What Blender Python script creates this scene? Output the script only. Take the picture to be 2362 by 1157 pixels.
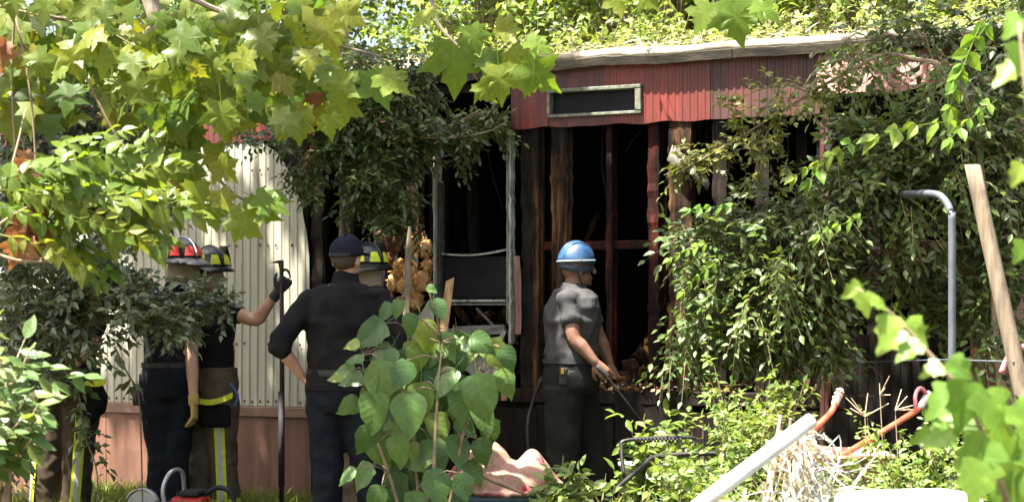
import bpy, bmesh, math, random
import numpy as np
from mathutils import Vector, Matrix, noise

for o in list(bpy.data.objects): bpy.data.objects.remove(o)
SC = bpy.context.scene
COL = SC.collection
random.seed(7)
RNG = np.random.default_rng(11)
rad = math.radians

# ------------------------------------------------------------------ camera, sky, sun, exposure
F, HZ, CX, H0 = 4620.0, 726.0, 1181.0, 1.35      # focal length in photo pixels, horizon row, centre column, eye height
cam = bpy.data.cameras.new('camera'); camo = bpy.data.objects.new('camera', cam); COL.objects.link(camo)
camo.location = (0, 0, H0); camo.rotation_euler = (rad(90), 0, 0)
cam.sensor_width = 36; cam.lens = 36 * F / 2362; cam.shift_y = (HZ - 578.5) / 2362
cam.clip_end = 1000; cam.clip_start = 0.05
cam.dof.use_dof = True; cam.dof.focus_distance = 11.8; cam.dof.aperture_fstop = 5.0
SC.camera = camo
SUN = Vector((-0.40, -0.26, 1.20)).normalized()   # towards the sun
wd = bpy.data.worlds.new('World'); SC.world = wd; wd.use_nodes = True
nt = wd.node_tree; bg = nt.nodes['Background']
sky = nt.nodes.new('ShaderNodeTexSky'); sky.sky_type = 'NISHITA'; sky.sun_disc = False
sky.sun_elevation = math.asin(SUN.z); sky.sun_rotation = math.atan2(SUN.x, SUN.y)
sky.dust_density = 6.0; sky.ozone_density = 0.2; sky.air_density = 1.0
nt.links.new(sky.outputs[0], bg.inputs[0]); bg.inputs[1].default_value = 0.076
sl = bpy.data.lights.new('sun', 'SUN'); sl.energy = 5.0; sl.angle = rad(0.53); sl.color = (1, .95, .86)
slo = bpy.data.objects.new('sun', sl); COL.objects.link(slo); slo.rotation_euler = SUN.to_track_quat('Z', 'Y').to_euler(); slo.location = (-6, -4, 14)
SC.view_settings.view_transform = 'Standard'; SC.view_settings.look = 'None'
SC.view_settings.exposure = 2.7; SC.view_settings.gamma = 1; SC.view_settings.use_curve_mapping = False

# ------------------------------------------------------------------ helpers
def at(px, py, Y): return np.array([(px - CX) / F * Y, Y, H0 + (HZ - py) / F * Y])
def V(*a): return np.array(a, float)
def nrm(a): return a / (np.linalg.norm(a, axis=-1, keepdims=True) + 1e-9)
def tag(o, label=None, cat=None, group=None, kind=None):
    if label: o['label'] = label
    if cat: o['category'] = cat
    if group: o['group'] = group
    if kind: o['kind'] = kind
    return o
def empty(name, loc=(0, 0, 0), rz=0):
    o = bpy.data.objects.new(name, None); COL.objects.link(o); o.location = loc; o.rotation_euler = (0, 0, rz)
    o.empty_display_size = .1
    return o
def link(name, me, mat=None, parent=None, smooth=False):
    if mat and not me.materials: me.materials.append(mat)
    o = bpy.data.objects.new(name, me); COL.objects.link(o)
    if parent: o.parent = parent
    if smooth: me.polygons.foreach_set('use_smooth', [True] * len(me.polygons))
    return o

class MB:
    def __init__(s): s.v = []; s.f = []
    def add(s, vs, fs):
        b = len(s.v); s.v += [tuple(map(float, p)) for p in vs]; s.f += [tuple(i + b for i in f) for f in fs]; return s
    def box(s, x0, x1, y0, y1, z0, z1):
        return s.add([(x, y, z) for z in (z0, z1) for y in (y0, y1) for x in (x0, x1)],
                     [(0, 2, 3, 1), (4, 5, 7, 6), (0, 1, 5, 4), (2, 6, 7, 3), (0, 4, 6, 2), (1, 3, 7, 5)])
    def bar(s, p, q, w, h, up=(0, 0, 1), jag=0):
        p = V(*p); q = V(*q); d = nrm(q - p); a = np.cross(d, V(*up))
        if np.linalg.norm(a) < 1e-4: a = V(1, 0, 0)
        a = nrm(a); b = np.cross(a, d); vs = []
        for c in (p, q):
            for sx, sy in ((-1, -1), (1, -1), (1, 1), (-1, 1)): vs.append(c + a * sx * w / 2 + b * sy * h / 2 + d * random.uniform(-jag, jag))
        return s.add(vs, [(3, 2, 1, 0), (4, 5, 6, 7), (0, 1, 5, 4), (1, 2, 6, 5), (2, 3, 7, 6), (3, 0, 4, 7)])
    def rings(s, rs, close=True, cap=True):
        n = len(rs[0]); vs = [p for r in rs for p in r]; fs = []
        for i in range(len(rs) - 1):
            for j in range(n if close else n - 1):
                k = (j + 1) % n; fs.append((i * n + j, i * n + k, (i + 1) * n + k, (i + 1) * n + j))
        if cap and close: fs.append(tuple(range(n - 1, -1, -1))); fs.append(tuple((len(rs) - 1) * n + j for j in range(n)))
        return s.add(vs, fs)
    def tube(s, pts, r, n=8, round_=False, sub=0):
        pts = [V(*p) for p in pts]
        rr = list(r) if hasattr(r, '__len__') else [r] * len(pts)
        if sub:                                     # catmull-rom
            P = [2 * pts[0] - pts[1]] + pts + [2 * pts[-1] - pts[-2]]; np_, nr = [], []
            for i in range(len(pts) - 1):
                a, b, c, d = P[i:i + 4]
                for k in range(sub):
                    t = k / sub
                    np_.append(.5 * (2 * b + (c - a) * t + (2 * a - 5 * b + 4 * c - d) * t * t + (3 * b - a - 3 * c + d) * t ** 3)); nr.append(rr[i] * (1 - t) + rr[i + 1] * t)
            np_.append(pts[-1]); nr.append(rr[-1]); pts, rr = np_, nr
        if round_:
            d0 = nrm(pts[0] - pts[1]); d1 = nrm(pts[-1] - pts[-2])
            pts = [pts[0] + d0 * rr[0] * .9, pts[0] + d0 * rr[0] * .6] + pts + [pts[-1] + d1 * rr[-1] * .6, pts[-1] + d1 * rr[-1] * .9]
            rr = [rr[0] * .35, rr[0] * .78] + rr + [rr[-1] * .78, rr[-1] * .35]
        t0 = nrm(pts[1] - pts[0]); a = np.cross(t0, V(.3, .9, .1) if abs(t0[1]) < .8 else V(1, 0, .1)); a = nrm(a); rs = []
        for i, p in enumerate(pts):
            t = nrm(pts[min(i + 1, len(pts) - 1)] - pts[max(i - 1, 0)]); a = nrm(a - t * a.dot(t)); b = np.cross(t, a)
            rs.append([p + (a * math.cos(q) + b * math.sin(q)) * rr[i] for q in (2 * math.pi * k / n for k in range(n))])
        return s.rings(rs)
    def ell(s, c, r, ang=0, n=14, m=9):
        c = V(*c); ca, sa = math.cos(ang), math.sin(ang); rs = []
        for i in range(1, m):
            th = math.pi * i / m; ring = []
            for j in range(n):
                ph = 2 * math.pi * j / n; x, y, z = r[0] * math.sin(th) * math.cos(ph), r[1] * math.sin(th) * math.sin(ph), -r[2] * math.cos(th)
                ring.append(c + V(x * ca - y * sa, x * sa + y * ca, z))
            rs.append(ring)
        return s.rings(rs)
    def mesh(s, name):
        me = bpy.data.meshes.new(name); me.from_pydata(s.v, [], s.f); me.update(); return me
    def build(s, name, mat, parent=None, smooth=False, fix=False):
        me = s.mesh(name)
        if fix:
            bm = bmesh.new(); bm.from_mesh(me); bmesh.ops.recalc_face_normals(bm, faces=bm.faces); bm.to_mesh(me); bm.free()
        return link(name, me, mat, parent, smooth)
def bevel(o, w=.004, seg=2):
    m = o.modifiers.new('bevel', 'BEVEL'); m.width = w; m.segments = seg; m.limit_method = 'ANGLE'; return o
def solid(o, t): m = o.modifiers.new('solid', 'SOLIDIFY'); m.thickness = t; m.offset = 0; return o
def remesh(o, vx, it=3, disp=0, ds=.1):
    m = o.modifiers.new('remesh', 'REMESH'); m.mode = 'VOXEL'; m.voxel_size = vx; m.use_smooth_shade = True
    m = o.modifiers.new('smooth', 'SMOOTH'); m.factor = .5; m.iterations = it
    if disp:
        tx = bpy.data.textures.new('creases', 'WOOD'); tx.wood_type = 'BANDNOISE'; tx.noise_scale = .13; tx.turbulence = 9
        m = o.modifiers.new('creases', 'DISPLACE'); m.texture = tx; m.strength = disp * .45; m.mid_level = .5; m.texture_coords = 'LOCAL'
        tx = bpy.data.textures.new('folds', 'CLOUDS'); tx.noise_scale = ds; tx.noise_depth = 2
        m = o.modifiers.new('folds', 'DISPLACE'); m.texture = tx; m.strength = disp * .6; m.mid_level = .5; m.texture_coords = 'LOCAL'
    return o

# ------------------------------------------------------------------ materials
def nodes(name):
    m = bpy.data.materials.new(name); m.use_nodes = True; t = m.node_tree; return m, t, t.nodes['Principled BSDF']
def ramp(t, fac, stops):
    r = t.nodes.new('ShaderNodeValToRGB'); e = r.color_ramp.elements
    while len(e) < len(stops): e.new(.5)
    for i, (p, c) in enumerate(stops): e[i].position = p; e[i].color = (*c, 1)
    t.links.new(fac, r.inputs[0]); return r.outputs[0]
def tex(t, scale, stretch=(1, 1, 1), detail=5, rough=.6, dist=0, kind='Noise'):
    tc = t.nodes.new('ShaderNodeTexCoord'); mp = t.nodes.new('ShaderNodeMapping'); mp.inputs['Scale'].default_value = stretch
    t.links.new(tc.outputs['Object'], mp.inputs[0])
    n = t.nodes.new('ShaderNodeTex' + kind); n.inputs['Scale'].default_value = scale
    if kind == 'Noise': n.inputs['Detail'].default_value = detail; n.inputs['Roughness'].default_value = rough; n.inputs['Distortion'].default_value = dist
    t.links.new(mp.outputs[0], n.inputs['Vector']); return n
def bumpn(t, b, h, strength, dist=.01):
    n = t.nodes.new('ShaderNodeBump'); n.inputs['Strength'].default_value = strength; n.inputs['Distance'].default_value = dist
    t.links.new(h, n.inputs['Height']); t.links.new(n.outputs[0], b.inputs['Normal'])
def M(name, stops, rough=.7, scale=6, stretch=(1, 1, 1), bump=.25, bscale=60, bdist=.004, metal=0, spec=.4, detail=6, dist=0, bstretch=None, streak=None):
    m, t, b = nodes(name)
    if not isinstance(stops[0], tuple): stops = [(0, tuple(stops))]
    if len(stops) > 1:
        c = ramp(t, tex(t, scale, stretch, detail, .62, dist).outputs[0], stops)
        for sc_, st_, lo, hi, col in (streak or ()):
            mx = t.nodes.new('ShaderNodeMix'); mx.data_type = 'RGBA'; mx.blend_type = 'MIX'
            t.links.new(ramp(t, tex(t, sc_, st_, 7, .65).outputs[0], [(lo, (0, 0, 0)), (hi, (.85, .85, .85))]), mx.inputs[0]); t.links.new(c, mx.inputs[6]); mx.inputs[7].default_value = (*col, 1); c = mx.outputs[2]
        t.links.new(c, b.inputs['Base Color'])
    else: b.inputs['Base Color'].default_value = (*stops[0][1], 1)
    b.inputs['Roughness'].default_value = rough; b.inputs['Metallic'].default_value = metal; b.inputs['Specular IOR Level'].default_value = spec
    if bump: bumpn(t, b, tex(t, bscale, bstretch or stretch, 4, .6).outputs[0], bump, bdist)
    return m
def leafmat(name, stops, trans=.4, rough=.42, obj=False, veins=0, tint=(1.25, 1.2, .55), spec=.4):
    m, t, b = nodes(name); L = t.links
    if obj: src = t.nodes.new('ShaderNodeObjectInfo').outputs['Random']
    else:
        a = t.nodes.new('ShaderNodeAttribute'); a.attribute_name = 'rnd'; src = a.outputs['Fac']
    c = ramp(t, src, stops)
    n = tex(t, 9 if obj else 14, (1, 1, 1), 4, .6)
    mx = t.nodes.new('ShaderNodeMix'); mx.data_type = 'RGBA'; mx.blend_type = 'MULTIPLY'; mx.inputs[0].default_value = .55
    L.new(c, mx.inputs[6]); L.new(ramp(t, n.outputs[0], [(.3, (.62, .66, .6)), (.7, (1.25, 1.2, 1.1))]), mx.inputs[7]); c = mx.outputs[2]
    if veins:
        tc = t.nodes.new('ShaderNodeTexCoord'); sp = t.nodes.new('ShaderNodeSeparateXYZ'); L.new(tc.outputs['Object'], sp.inputs[0])
        def mth(op, a, b_=None):
            q = t.nodes.new('ShaderNodeMath'); q.operation = op
            for i, v in enumerate((a, b_)):
                if v is None: continue
                if isinstance(v, (int, float)): q.inputs[i].default_value = v
                else: L.new(v, q.inputs[i])
            return q.outputs[0]
        ax = mth('ABSOLUTE', sp.outputs['X']); k = mth('SUBTRACT', sp.outputs['Y'], mth('MULTIPLY', ax, .75))
        fr = mth('ABSOLUTE', mth('SUBTRACT', mth('FRACT', mth('MULTIPLY', k, veins)), .5))
        if veins < 0:
            an = mth('ARCTAN2', ax, mth('ADD', sp.outputs['Y'], .02)); r_ = mth('ADD', ax, mth('ABSOLUTE', sp.outputs['Y']))
            fr = mth('MULTIPLY', r_, mth('MINIMUM', mth('MINIMUM', mth('ABSOLUTE', mth('SUBTRACT', an, .85)), mth('ABSOLUTE', mth('SUBTRACT', an, 1.5))), an))
        v1 = mth('LESS_THAN', fr, .05 if veins > 0 else .016); v2 = mth('LESS_THAN', ax, .014); vv = mth('MAXIMUM', v1, v2)
        m2 = t.nodes.new('ShaderNodeMix'); m2.data_type = 'RGBA'; m2.blend_type = 'MULTIPLY'
        L.new(mth('MULTIPLY', vv, .28), m2.inputs[0]); L.new(c, m2.inputs[6]); m2.inputs[7].default_value = (1.7, 1.55, 1.3, 1); c = m2.outputs[2]
        bumpn(t, b, fr, .12, .01)
    L.new(c, b.inputs['Base Color']); b.inputs['Roughness'].default_value = rough; b.inputs['Specular IOR Level'].default_value = spec
    tr = t.nodes.new('ShaderNodeBsdfTranslucent'); m3 = t.nodes.new('ShaderNodeMix'); m3.data_type = 'RGBA'; m3.blend_type = 'MULTIPLY'; m3.inputs[0].default_value = 1
    L.new(c, m3.inputs[6]); m3.inputs[7].default_value = (*tint, 1); L.new(m3.outputs[2], tr.inputs[0])
    ms = t.nodes.new('ShaderNodeMixShader'); ms.inputs[0].default_value = trans
    L.new(b.outputs[0], ms.inputs[1]); L.new(tr.outputs[0], ms.inputs[2]); L.new(ms.outputs[0], t.nodes['Material Output'].inputs[0])
    return m

cream = M('cream_siding', [(.25, (.16, .14, .09)), (.42, (.30, .285, .215)), (.6, (.36, .35, .28)), (1, (.40, .395, .33))], .5, 2.2, (2.2, 1, .35), .15, 25, .004, detail=8, streak=[(3.0, (7, 1, .22), .56, .78, (.17, .13, .075)), (9, (1, 1, 1), .66, .74, (.10, .065, .04)), (2.2, (8, 1, .3), .62, .8, (.46, .45, .38))])
redpaint = M('red_siding', [(.28, (.035, .022, .019)), (.42, (.095, .026, .021)), (.58, (.19, .033, .025)), (1, (.25, .054, .04))], .45, 1.6, (2.6, 1, .35), .12, 30, .003, detail=8, streak=[(2.6, (9, 1, .2), .55, .72, (.05, .032, .03)), (3.4, (11, 1, .18), .64, .78, (.30, .16, .13)), (1.4, (1, 1, 1.6), .58, .75, (.045, .03, .027))])
sootred = M('sooty_red_siding', [(.25, (.028, .018, .015)), (.5, (.065, .028, .023)), (.75, (.125, .032, .026))], .55, 1.8, (3, 1, .3), .15, 30, .003, detail=8, streak=[(3, (10, 1, .2), .56, .74, (.022, .018, .017)), (3.4, (11, 1, .18), .68, .84, (.12, .085, .075))])
skirt = M('terracotta_skirting', [(.3, (.10, .048, .030)), (.55, (.16, .076, .048)), (.8, (.20, .10, .066))], .65, 2.5, (1.6, 1, .4), .2, 40, .003, detail=8, streak=[(2.4, (6, 1, .3), .56, .75, (.085, .055, .04)), (5, (1, 1, 1), .62, .74, (.10, .06, .04))])
charskirt = M('charred_skirting', [(.35, (.006, .005, .0045)), (.6, (.016, .012, .010)), (.85, (.05, .027, .018))], .8, 2.5, (2, 1, .6), .6, 30, .006)
char = M('charred_wood', [(.4, (.007, .006, .005)), (.6, (.020, .015, .011)), (.8, (.06, .038, .022))], .75, 4, (5, 5, .7), .7, 40, .006)
burnt = M('scorched_brown_wood', [(.42, (.010, .007, .006)), (.54, (.05, .027, .015)), (.70, (.19, .10, .04))], .8, 2.2, (9, 6, .8), .9, 30, .012)
burntred = M('scorched_red_wood', [(.46, (.008, .005, .004)), (.60, (.045, .010, .007)), (.78, (.20, .034, .018))], .7, 2.2, (7, 6, .8), .8, 30, .01)
rawwood = M('raw_split_wood', [(.3, (.17, .09, .04)), (.6, (.36, .22, .10)), (.85, (.46, .32, .17))], .75, 4, (9, 9, .6), .5, 40, .005)
soot = M('soot', [(.35, (.012, .010, .009)), (.6, (.035, .029, .024)), (.8, (.09, .07, .055))], .9, 2.5, (2, 2, .8), bump=.6)
roofm = M('weathered_roof_coating', [(.34, (.09, .07, .05)), (.48, (.26, .22, .16)), (.7, (.42, .38, .31))], .75, 4, (.6, 2, 2), .5, 30, .008, detail=9)
dripm = M('grimy_drip_edge', [(.35, (.03, .025, .02)), (.55, (.085, .068, .05)), (.8, (.20, .17, .13))], .7, 5, (.7, 3, 3), .5, 40, .005)
alum = M('aged_aluminium_frame', [(.35, (.10, .10, .08)), (.52, (.30, .31, .26)), (.8, (.44, .45, .39))], .45, 9, (3, 3, .7), .3, 50, .002, spec=.5)
glassd = M('smoked_glass', [(.4, (.005, .005, .006)), (.8, (.014, .014, .015))], .5, 5, bump=.3, spec=.15)
ventm = M('grimy_vent_frame', [(.35, (.06, .065, .045)), (.6, (.17, .17, .13)), (.85, (.40, .38, .32))], .6, 12, (2, 2, 2), .3)
ply = M('yellow_plywood', [(.3, (.10, .055, .015)), (.6, (.34, .20, .05)), (.9, (.40, .26, .09))], .7, 3, (3, 3, 1), .3)
insul = M('orange_insulation', [(.3, (.20, .08, .03)), (.48, (.55, .29, .10)), (.7, (.70, .46, .22))], .95, 16, bump=.9, bscale=55, bdist=.02)
insuld = M('scorched_insulation', [(.3, (.035, .015, .012)), (.55, (.15, .055, .04)), (.8, (.28, .14, .10))], .95, 16, bump=.9, bscale=55, bdist=.02)
barkm = M('bark', [(.3, (.07, .055, .04)), (.6, (.17, .135, .10)), (.9, (.28, .24, .19))], .85, 8, (4, 4, .8), .7, 30, .01)
twigm = M('twig_bark', [(.3, (.10, .075, .045)), (.7, (.24, .18, .11))], .8, 20, bump=.3)
palet = M('pale_twig', [(.3, (.24, .19, .12)), (.7, (.42, .35, .25))], .8, 20, bump=.3)
navy = M('black_uniform_cloth', [(.35, (.007, .007, .008)), (.65, (.013, .013, .014))], .85, 12, bump=.35, bscale=120, bdist=.002, spec=.25)
navyp = M('navy_trouser_cloth', [(.35, (.007, .008, .011)), (.65, (.012, .014, .019))], .85, 12, bump=.35, bscale=120, bdist=.002, spec=.25)
teem = M('black_shirt_cloth', [(.35, (.007, .0065, .007)), (.65, (.012, .0115, .012))], .9, 12, bump=.35, bscale=120, bdist=.002, spec=.2)
greym = M('faded_grey_shirt_cloth', [(.3, (.036, .035, .036)), (.7, (.062, .060, .060))], .9, 7, bump=.4, bscale=90, bdist=.003, spec=.2)
dpant = M('dusty_black_trouser_cloth', [(.3, (.010, .010, .010)), (.6, (.014, .014, .013)), (.85, (.026, .025, .024))], .9, 5, bump=.4, bscale=90, bdist=.003, spec=.2)
turn = M('tan_turnout_cloth', [(.3, (.055, .042, .026)), (.65, (.12, .095, .06))], .9, 9, bump=.4, bscale=110, bdist=.002, spec=.2)
turnd = M('brown_turnout_cloth', [(.3, (.028, .020, .014)), (.65, (.060, .043, .028))], .9, 9, bump=.4, bscale=110, bdist=.002, spec=.2)
skin = M('skin', [(.35, (.36, .19, .13)), (.65, (.46, .26, .18))], .5, 14, bump=.2, bscale=120, bdist=.001)
skin2 = M('brown_skin', [(.35, (.14, .07, .045)), (.65, (.20, .105, .07))], .45, 14, bump=.2, bscale=120, bdist=.001)
hairm = M('short_dark_hair', [(.35, (.03, .02, .014)), (.65, (.07, .05, .035))], .7, 60, bump=.8, bscale=150)
yel = M('lime_reflective_tape', [(.3, (.42, .48, .02)), (.7, (.60, .66, .04))], .45, 20, bump=.1)
silv = M('silver_reflective_tape', [(.3, (.30, .31, .28)), (.7, (.46, .47, .44))], .35, 20, bump=.1)
blackp = M('black_helmet_shell', [(.3, (.008, .008, .009)), (.75, (.02, .02, .021))], .28, 12, bump=.1, bscale=40, spec=.5)
redp = M('red_helmet_tape', [(.3, (.48, .035, .03)), (.7, (.62, .06, .05))], .35, 15, bump=.05)
bluep = M('blue_helmet_shell', [(.3, (.008, .03, .075)), (.6, (.02, .065, .145)), (.8, (.06, .11, .16))], .42, 14, bump=.15, bscale=40, spec=.5)
whitep = M('white_tape', [(.3, (.50, .50, .48)), (.7, (.68, .68, .66))], .4, 15, bump=.05)
flapm = M('tan_neck_flap', [(.3, (.20, .155, .10)), (.7, (.30, .24, .16))], .9, 14, bump=.3)
capm = M('navy_cap_cloth', [(.3, (.007, .008, .015)), (.7, (.013, .015, .026))], .85, 20, bump=.3, bscale=150)
blackg = M('black_work_glove', [(.3, (.012, .012, .012)), (.7, (.03, .03, .03))], .75, 20, bump=.3)
ylwg = M('tan_work_glove', [(.3, (.28, .20, .05)), (.7, (.42, .31, .09))], .8, 20, bump=.3)
leather = M('brown_belt_leather', [(.3, (.05, .028, .016)), (.7, (.11, .06, .035))], .5, 20, bump=.2)
bootm = M('black_boot_leather', [(.3, (.012, .012, .012)), (.7, (.03, .028, .025))], .5, 20, bump=.2)
ironm = M('black_iron', [(.3, (.012, .012, .012)), (.7, (.035, .03, .027))], .4, 15, bump=.15, metal=.4)
steelb = M('grey_blue_painted_pipe', [(.3, (.05, .058, .07)), (.55, (.085, .097, .112)), (.75, (.07, .045, .03))], .5, 8, (1, 1, .6), .25, 40, .003)
postm = M('weathered_post_wood', [(.3, (.07, .052, .035)), (.55, (.16, .125, .082)), (.8, (.24, .195, .14))], .85, 4, (9, 9, .6), .6, 30, .006)
whitepl = M('white_pvc', [(.3, (.30, .29, .26)), (.5, (.55, .55, .53)), (.7, (.70, .70, .68))], .45, 5, bump=.15, bscale=30)
palep = M('pale_grey_plastic', [(.3, (.42, .44, .42)), (.7, (.58, .60, .57))], .5, 6, bump=.08)
bluet = M('blue_tub_plastic', [(.3, (.10, .17, .33)), (.7, (.17, .26, .45))], .45, 6, bump=.08)
redbar = M('faded_red_paint', [(.3, (.22, .05, .025)), (.55, (.46, .10, .05)), (.8, (.52, .16, .10))], .5, 9, bump=.2)
pinktray = M('sun_bleached_red_tray', [(.3, (.36, .16, .11)), (.6, (.50, .28, .21)), (.85, (.56, .38, .30))], .6, 6, bump=.2)
gripm = M('ribbed_pale_grip', [(.3, (.40, .37, .31)), (.7, (.56, .53, .46))], .6, 20, bump=.2)
pinkg = M('faded_pink_grip', [(.3, (.42, .11, .13)), (.7, (.52, .19, .20))], .6, 20, bump=.2)
sawred = M('red_saw_plastic', [(.3, (.45, .03, .025)), (.7, (.58, .06, .04))], .35, 12, bump=.08)
steel = M('bright_steel', [(.3, (.45, .45, .45)), (.7, (.62, .62, .62))], .3, 12, bump=.08, metal=.6)
strawm = leafmat('bleached_straw', [(0, (.30, .25, .15)), (.5, (.48, .43, .32)), (1, (.62, .58, .50))], .2, .8)
dirt = M('yard_soil', [(.3, (.05, .04, .022)), (.5, (.10, .085, .045)), (.7, (.09, .11, .035))], .95, 2.2, bump=.7, bscale=14, bdist=.03, detail=9)
L_bg = leafmat('sunlit_tree_leaves', [(0, (.05, .10, .02)), (.5, (.16, .23, .045)), (1, (.27, .30, .09))], .42, .5)
L_bg2 = leafmat('dark_evergreen_leaves', [(0, (.018, .045, .014)), (.5, (.04, .08, .022)), (1, (.075, .12, .03))], .3, .45)
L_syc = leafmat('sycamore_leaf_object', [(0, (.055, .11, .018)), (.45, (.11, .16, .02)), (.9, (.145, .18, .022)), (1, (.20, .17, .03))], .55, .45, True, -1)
L_sycs = leafmat('sycamore_leaves', [(0, (.055, .11, .018)), (.5, (.11, .16, .02)), (1, (.19, .19, .02))], .55, .45)
L_pin = leafmat('pinnate_leaf', [(0, (.065, .12, .018)), (.5, (.12, .175, .022)), (1, (.19, .21, .03))], .48, .42, True, 0)
L_bush = leafmat('bush_leaf', [(0, (.06, .115, .035)), (.5, (.09, .15, .04)), (1, (.14, .18, .045))], .4, .42, True, 7)
L_sap = leafmat('sapling_leaf', [(0, (.038, .085, .022)), (.6, (.065, .125, .028)), (.85, (.10, .165, .035)), (1, (.17, .22, .04))], .28, .42, True, 6)
L_dark = leafmat('shaded_shrub_leaves', [(0, (.05, .075, .038)), (.5, (.10, .13, .075)), (1, (.18, .205, .13))], .25, .4, spec=.5)
L_vine = leafmat('vine_leaves', [(0, (.035, .068, .022)), (.5, (.075, .115, .034)), (1, (.14, .17, .055))], .32, .36, spec=.55)
L_yvine = leafmat('yellow_green_vine_leaves', [(0, (.08, .11, .025)), (.5, (.14, .16, .035)), (1, (.20, .20, .05))], .4, .42)
L_weed = leafmat('weed_leaves', [(0, (.06, .12, .025)), (.5, (.13, .19, .04)), (1, (.21, .25, .08))], .42, .45)
L_grass = leafmat('grass_blades', [(0, (.07, .12, .02)), (.5, (.15, .19, .035)), (.8, (.24, .25, .06)), (1, (.32, .29, .12))], .35, .6)
L_near = leafmat('near_vine_leaf', [(0, (.10, .20, .03)), (.5, (.14, .25, .035)), (1, (.19, .27, .04))], .5, .45, True, 0)
L_dead = leafmat('dead_leaf', [(0, (.10, .035, .015)), (.5, (.17, .065, .03)), (1, (.24, .12, .06))], .25, .6, True, 0, (1.2, .9, .6))

for m_ in (char, burnt, burntred, charskirt, soot, navy, navyp, teem, dpant, turn, turnd, greym, capm): m_.node_tree.nodes['Principled BSDF'].inputs['Specular IOR Level'].default_value = .1

# ------------------------------------------------------------------ leaves
LEAF = (np.array([(0, 0, 0), (-.26, .42, .06), (.26, .42, .06), (0, 1, -.10), (0, .5, -.02)]), np.array([(0, 4, 1), (0, 2, 4), (1, 4, 3), (4, 2, 3)]))
OVATE = (np.array([(0, 0, 0), (0, .36, -.03), (0, .7, -.06), (0, 1, -.13), (.15, .16, .05), (.255, .42, .06), (.15, .74, .0), (-.15, .16, .05), (-.255, .42, .06), (-.15, .74, .0)]), np.array([(0, 4, 1), (4, 5, 1), (1, 5, 2), (5, 6, 2), (2, 6, 3), (0, 1, 7), (7, 1, 8), (1, 2, 8), (8, 2, 9), (2, 3, 9)]))
LANCE = (LEAF[0] * V(.62, 1, 1), LEAF[1])
NEEDLE = (np.array([(-.06, 0, 0), (.06, 0, 0), (.05, .5, .05), (-.05, .5, .05), (0, 1, -.08)]), np.array([(0, 1, 2), (0, 2, 3), (3, 2, 4)]))
STAR = (np.array([(0, .35, .04), (0, 0, 0), (.4, -.05, -.05), (.3, .25, 0), (.55, .5, -.08), (.2, .58, 0), (0, 1, -.12), (-.2, .58, 0), (-.55, .5, -.08), (-.3, .25, 0), (-.4, -.05, -.05)]),
        np.array([(0, i, i + 1) for i in range(1, 10)] + [(0, 10, 1)]))
BLADE = (np.array([(-.03, 0, 0), (.03, 0, 0), (.022, .5, .03), (-.022, .5, .03), (0, 1, -.12)]), np.array([(0, 1, 2), (0, 2, 3), (3, 2, 4)]))
def frames(T, N):
    T = nrm(T); N = nrm(N - T * (N * T).sum(-1, keepdims=True)); X = np.cross(T, N); return X, T, N
SV = np.array(SUN)
class Cloud:                                        # many small leaves in one mesh
    def __init__(s, gaps=()): s.v = []; s.f = []; s.r = []; s.n = 0; s.gaps = gaps
    def put(s, tm, P, T, N, S, R):
        for g, gr in s.gaps:
            d = P - g; d = d - (d @ SV)[:, None] * SV; k = np.linalg.norm(d, axis=1) > gr; P, T, N, R = P[k], T[k], N[k], R[k]; S = np.broadcast_to(S, (len(k),))[k]
        tv, tf = tm; X, T, N = frames(T, N); S = np.broadcast_to(S, (len(P),))
        v = P[:, None, :] + S[:, None, None] * (tv[None, :, 0:1] * X[:, None] + tv[None, :, 1:2] * T[:, None] + tv[None, :, 2:3] * N[:, None])
        k = len(tv); f = tf[None] + (s.n + np.arange(len(P)) * k)[:, None, None]
        s.v.append(v.reshape(-1, 3)); s.f.append(f.reshape(-1, 3)); s.r.append(np.repeat(R, k)); s.n += len(P) * k
    def build(s, name, mat, parent, origin=(0, 0, 0), kind='stuff'):
        if not s.v: return None
        v = np.concatenate(s.v) - V(*origin); f = np.concatenate(s.f); r = np.concatenate(s.r).astype(np.float32)
        me = bpy.data.meshes.new(name); me.vertices.add(len(v)); me.vertices.foreach_set('co', v.astype(np.float32).ravel())
        me.loops.add(f.size); me.loops.foreach_set('vertex_index', f.astype(np.int32).ravel())
        me.polygons.add(len(f)); me.polygons.foreach_set('loop_start', np.arange(0, f.size, 3, dtype=np.int32))
        a = me.attributes.new('rnd', 'FLOAT', 'POINT'); a.data.foreach_set('value', r)
        me.update(calc_edges=True); o = link(name, me, mat, parent)
        if kind: o['kind'] = kind
        return o
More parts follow.
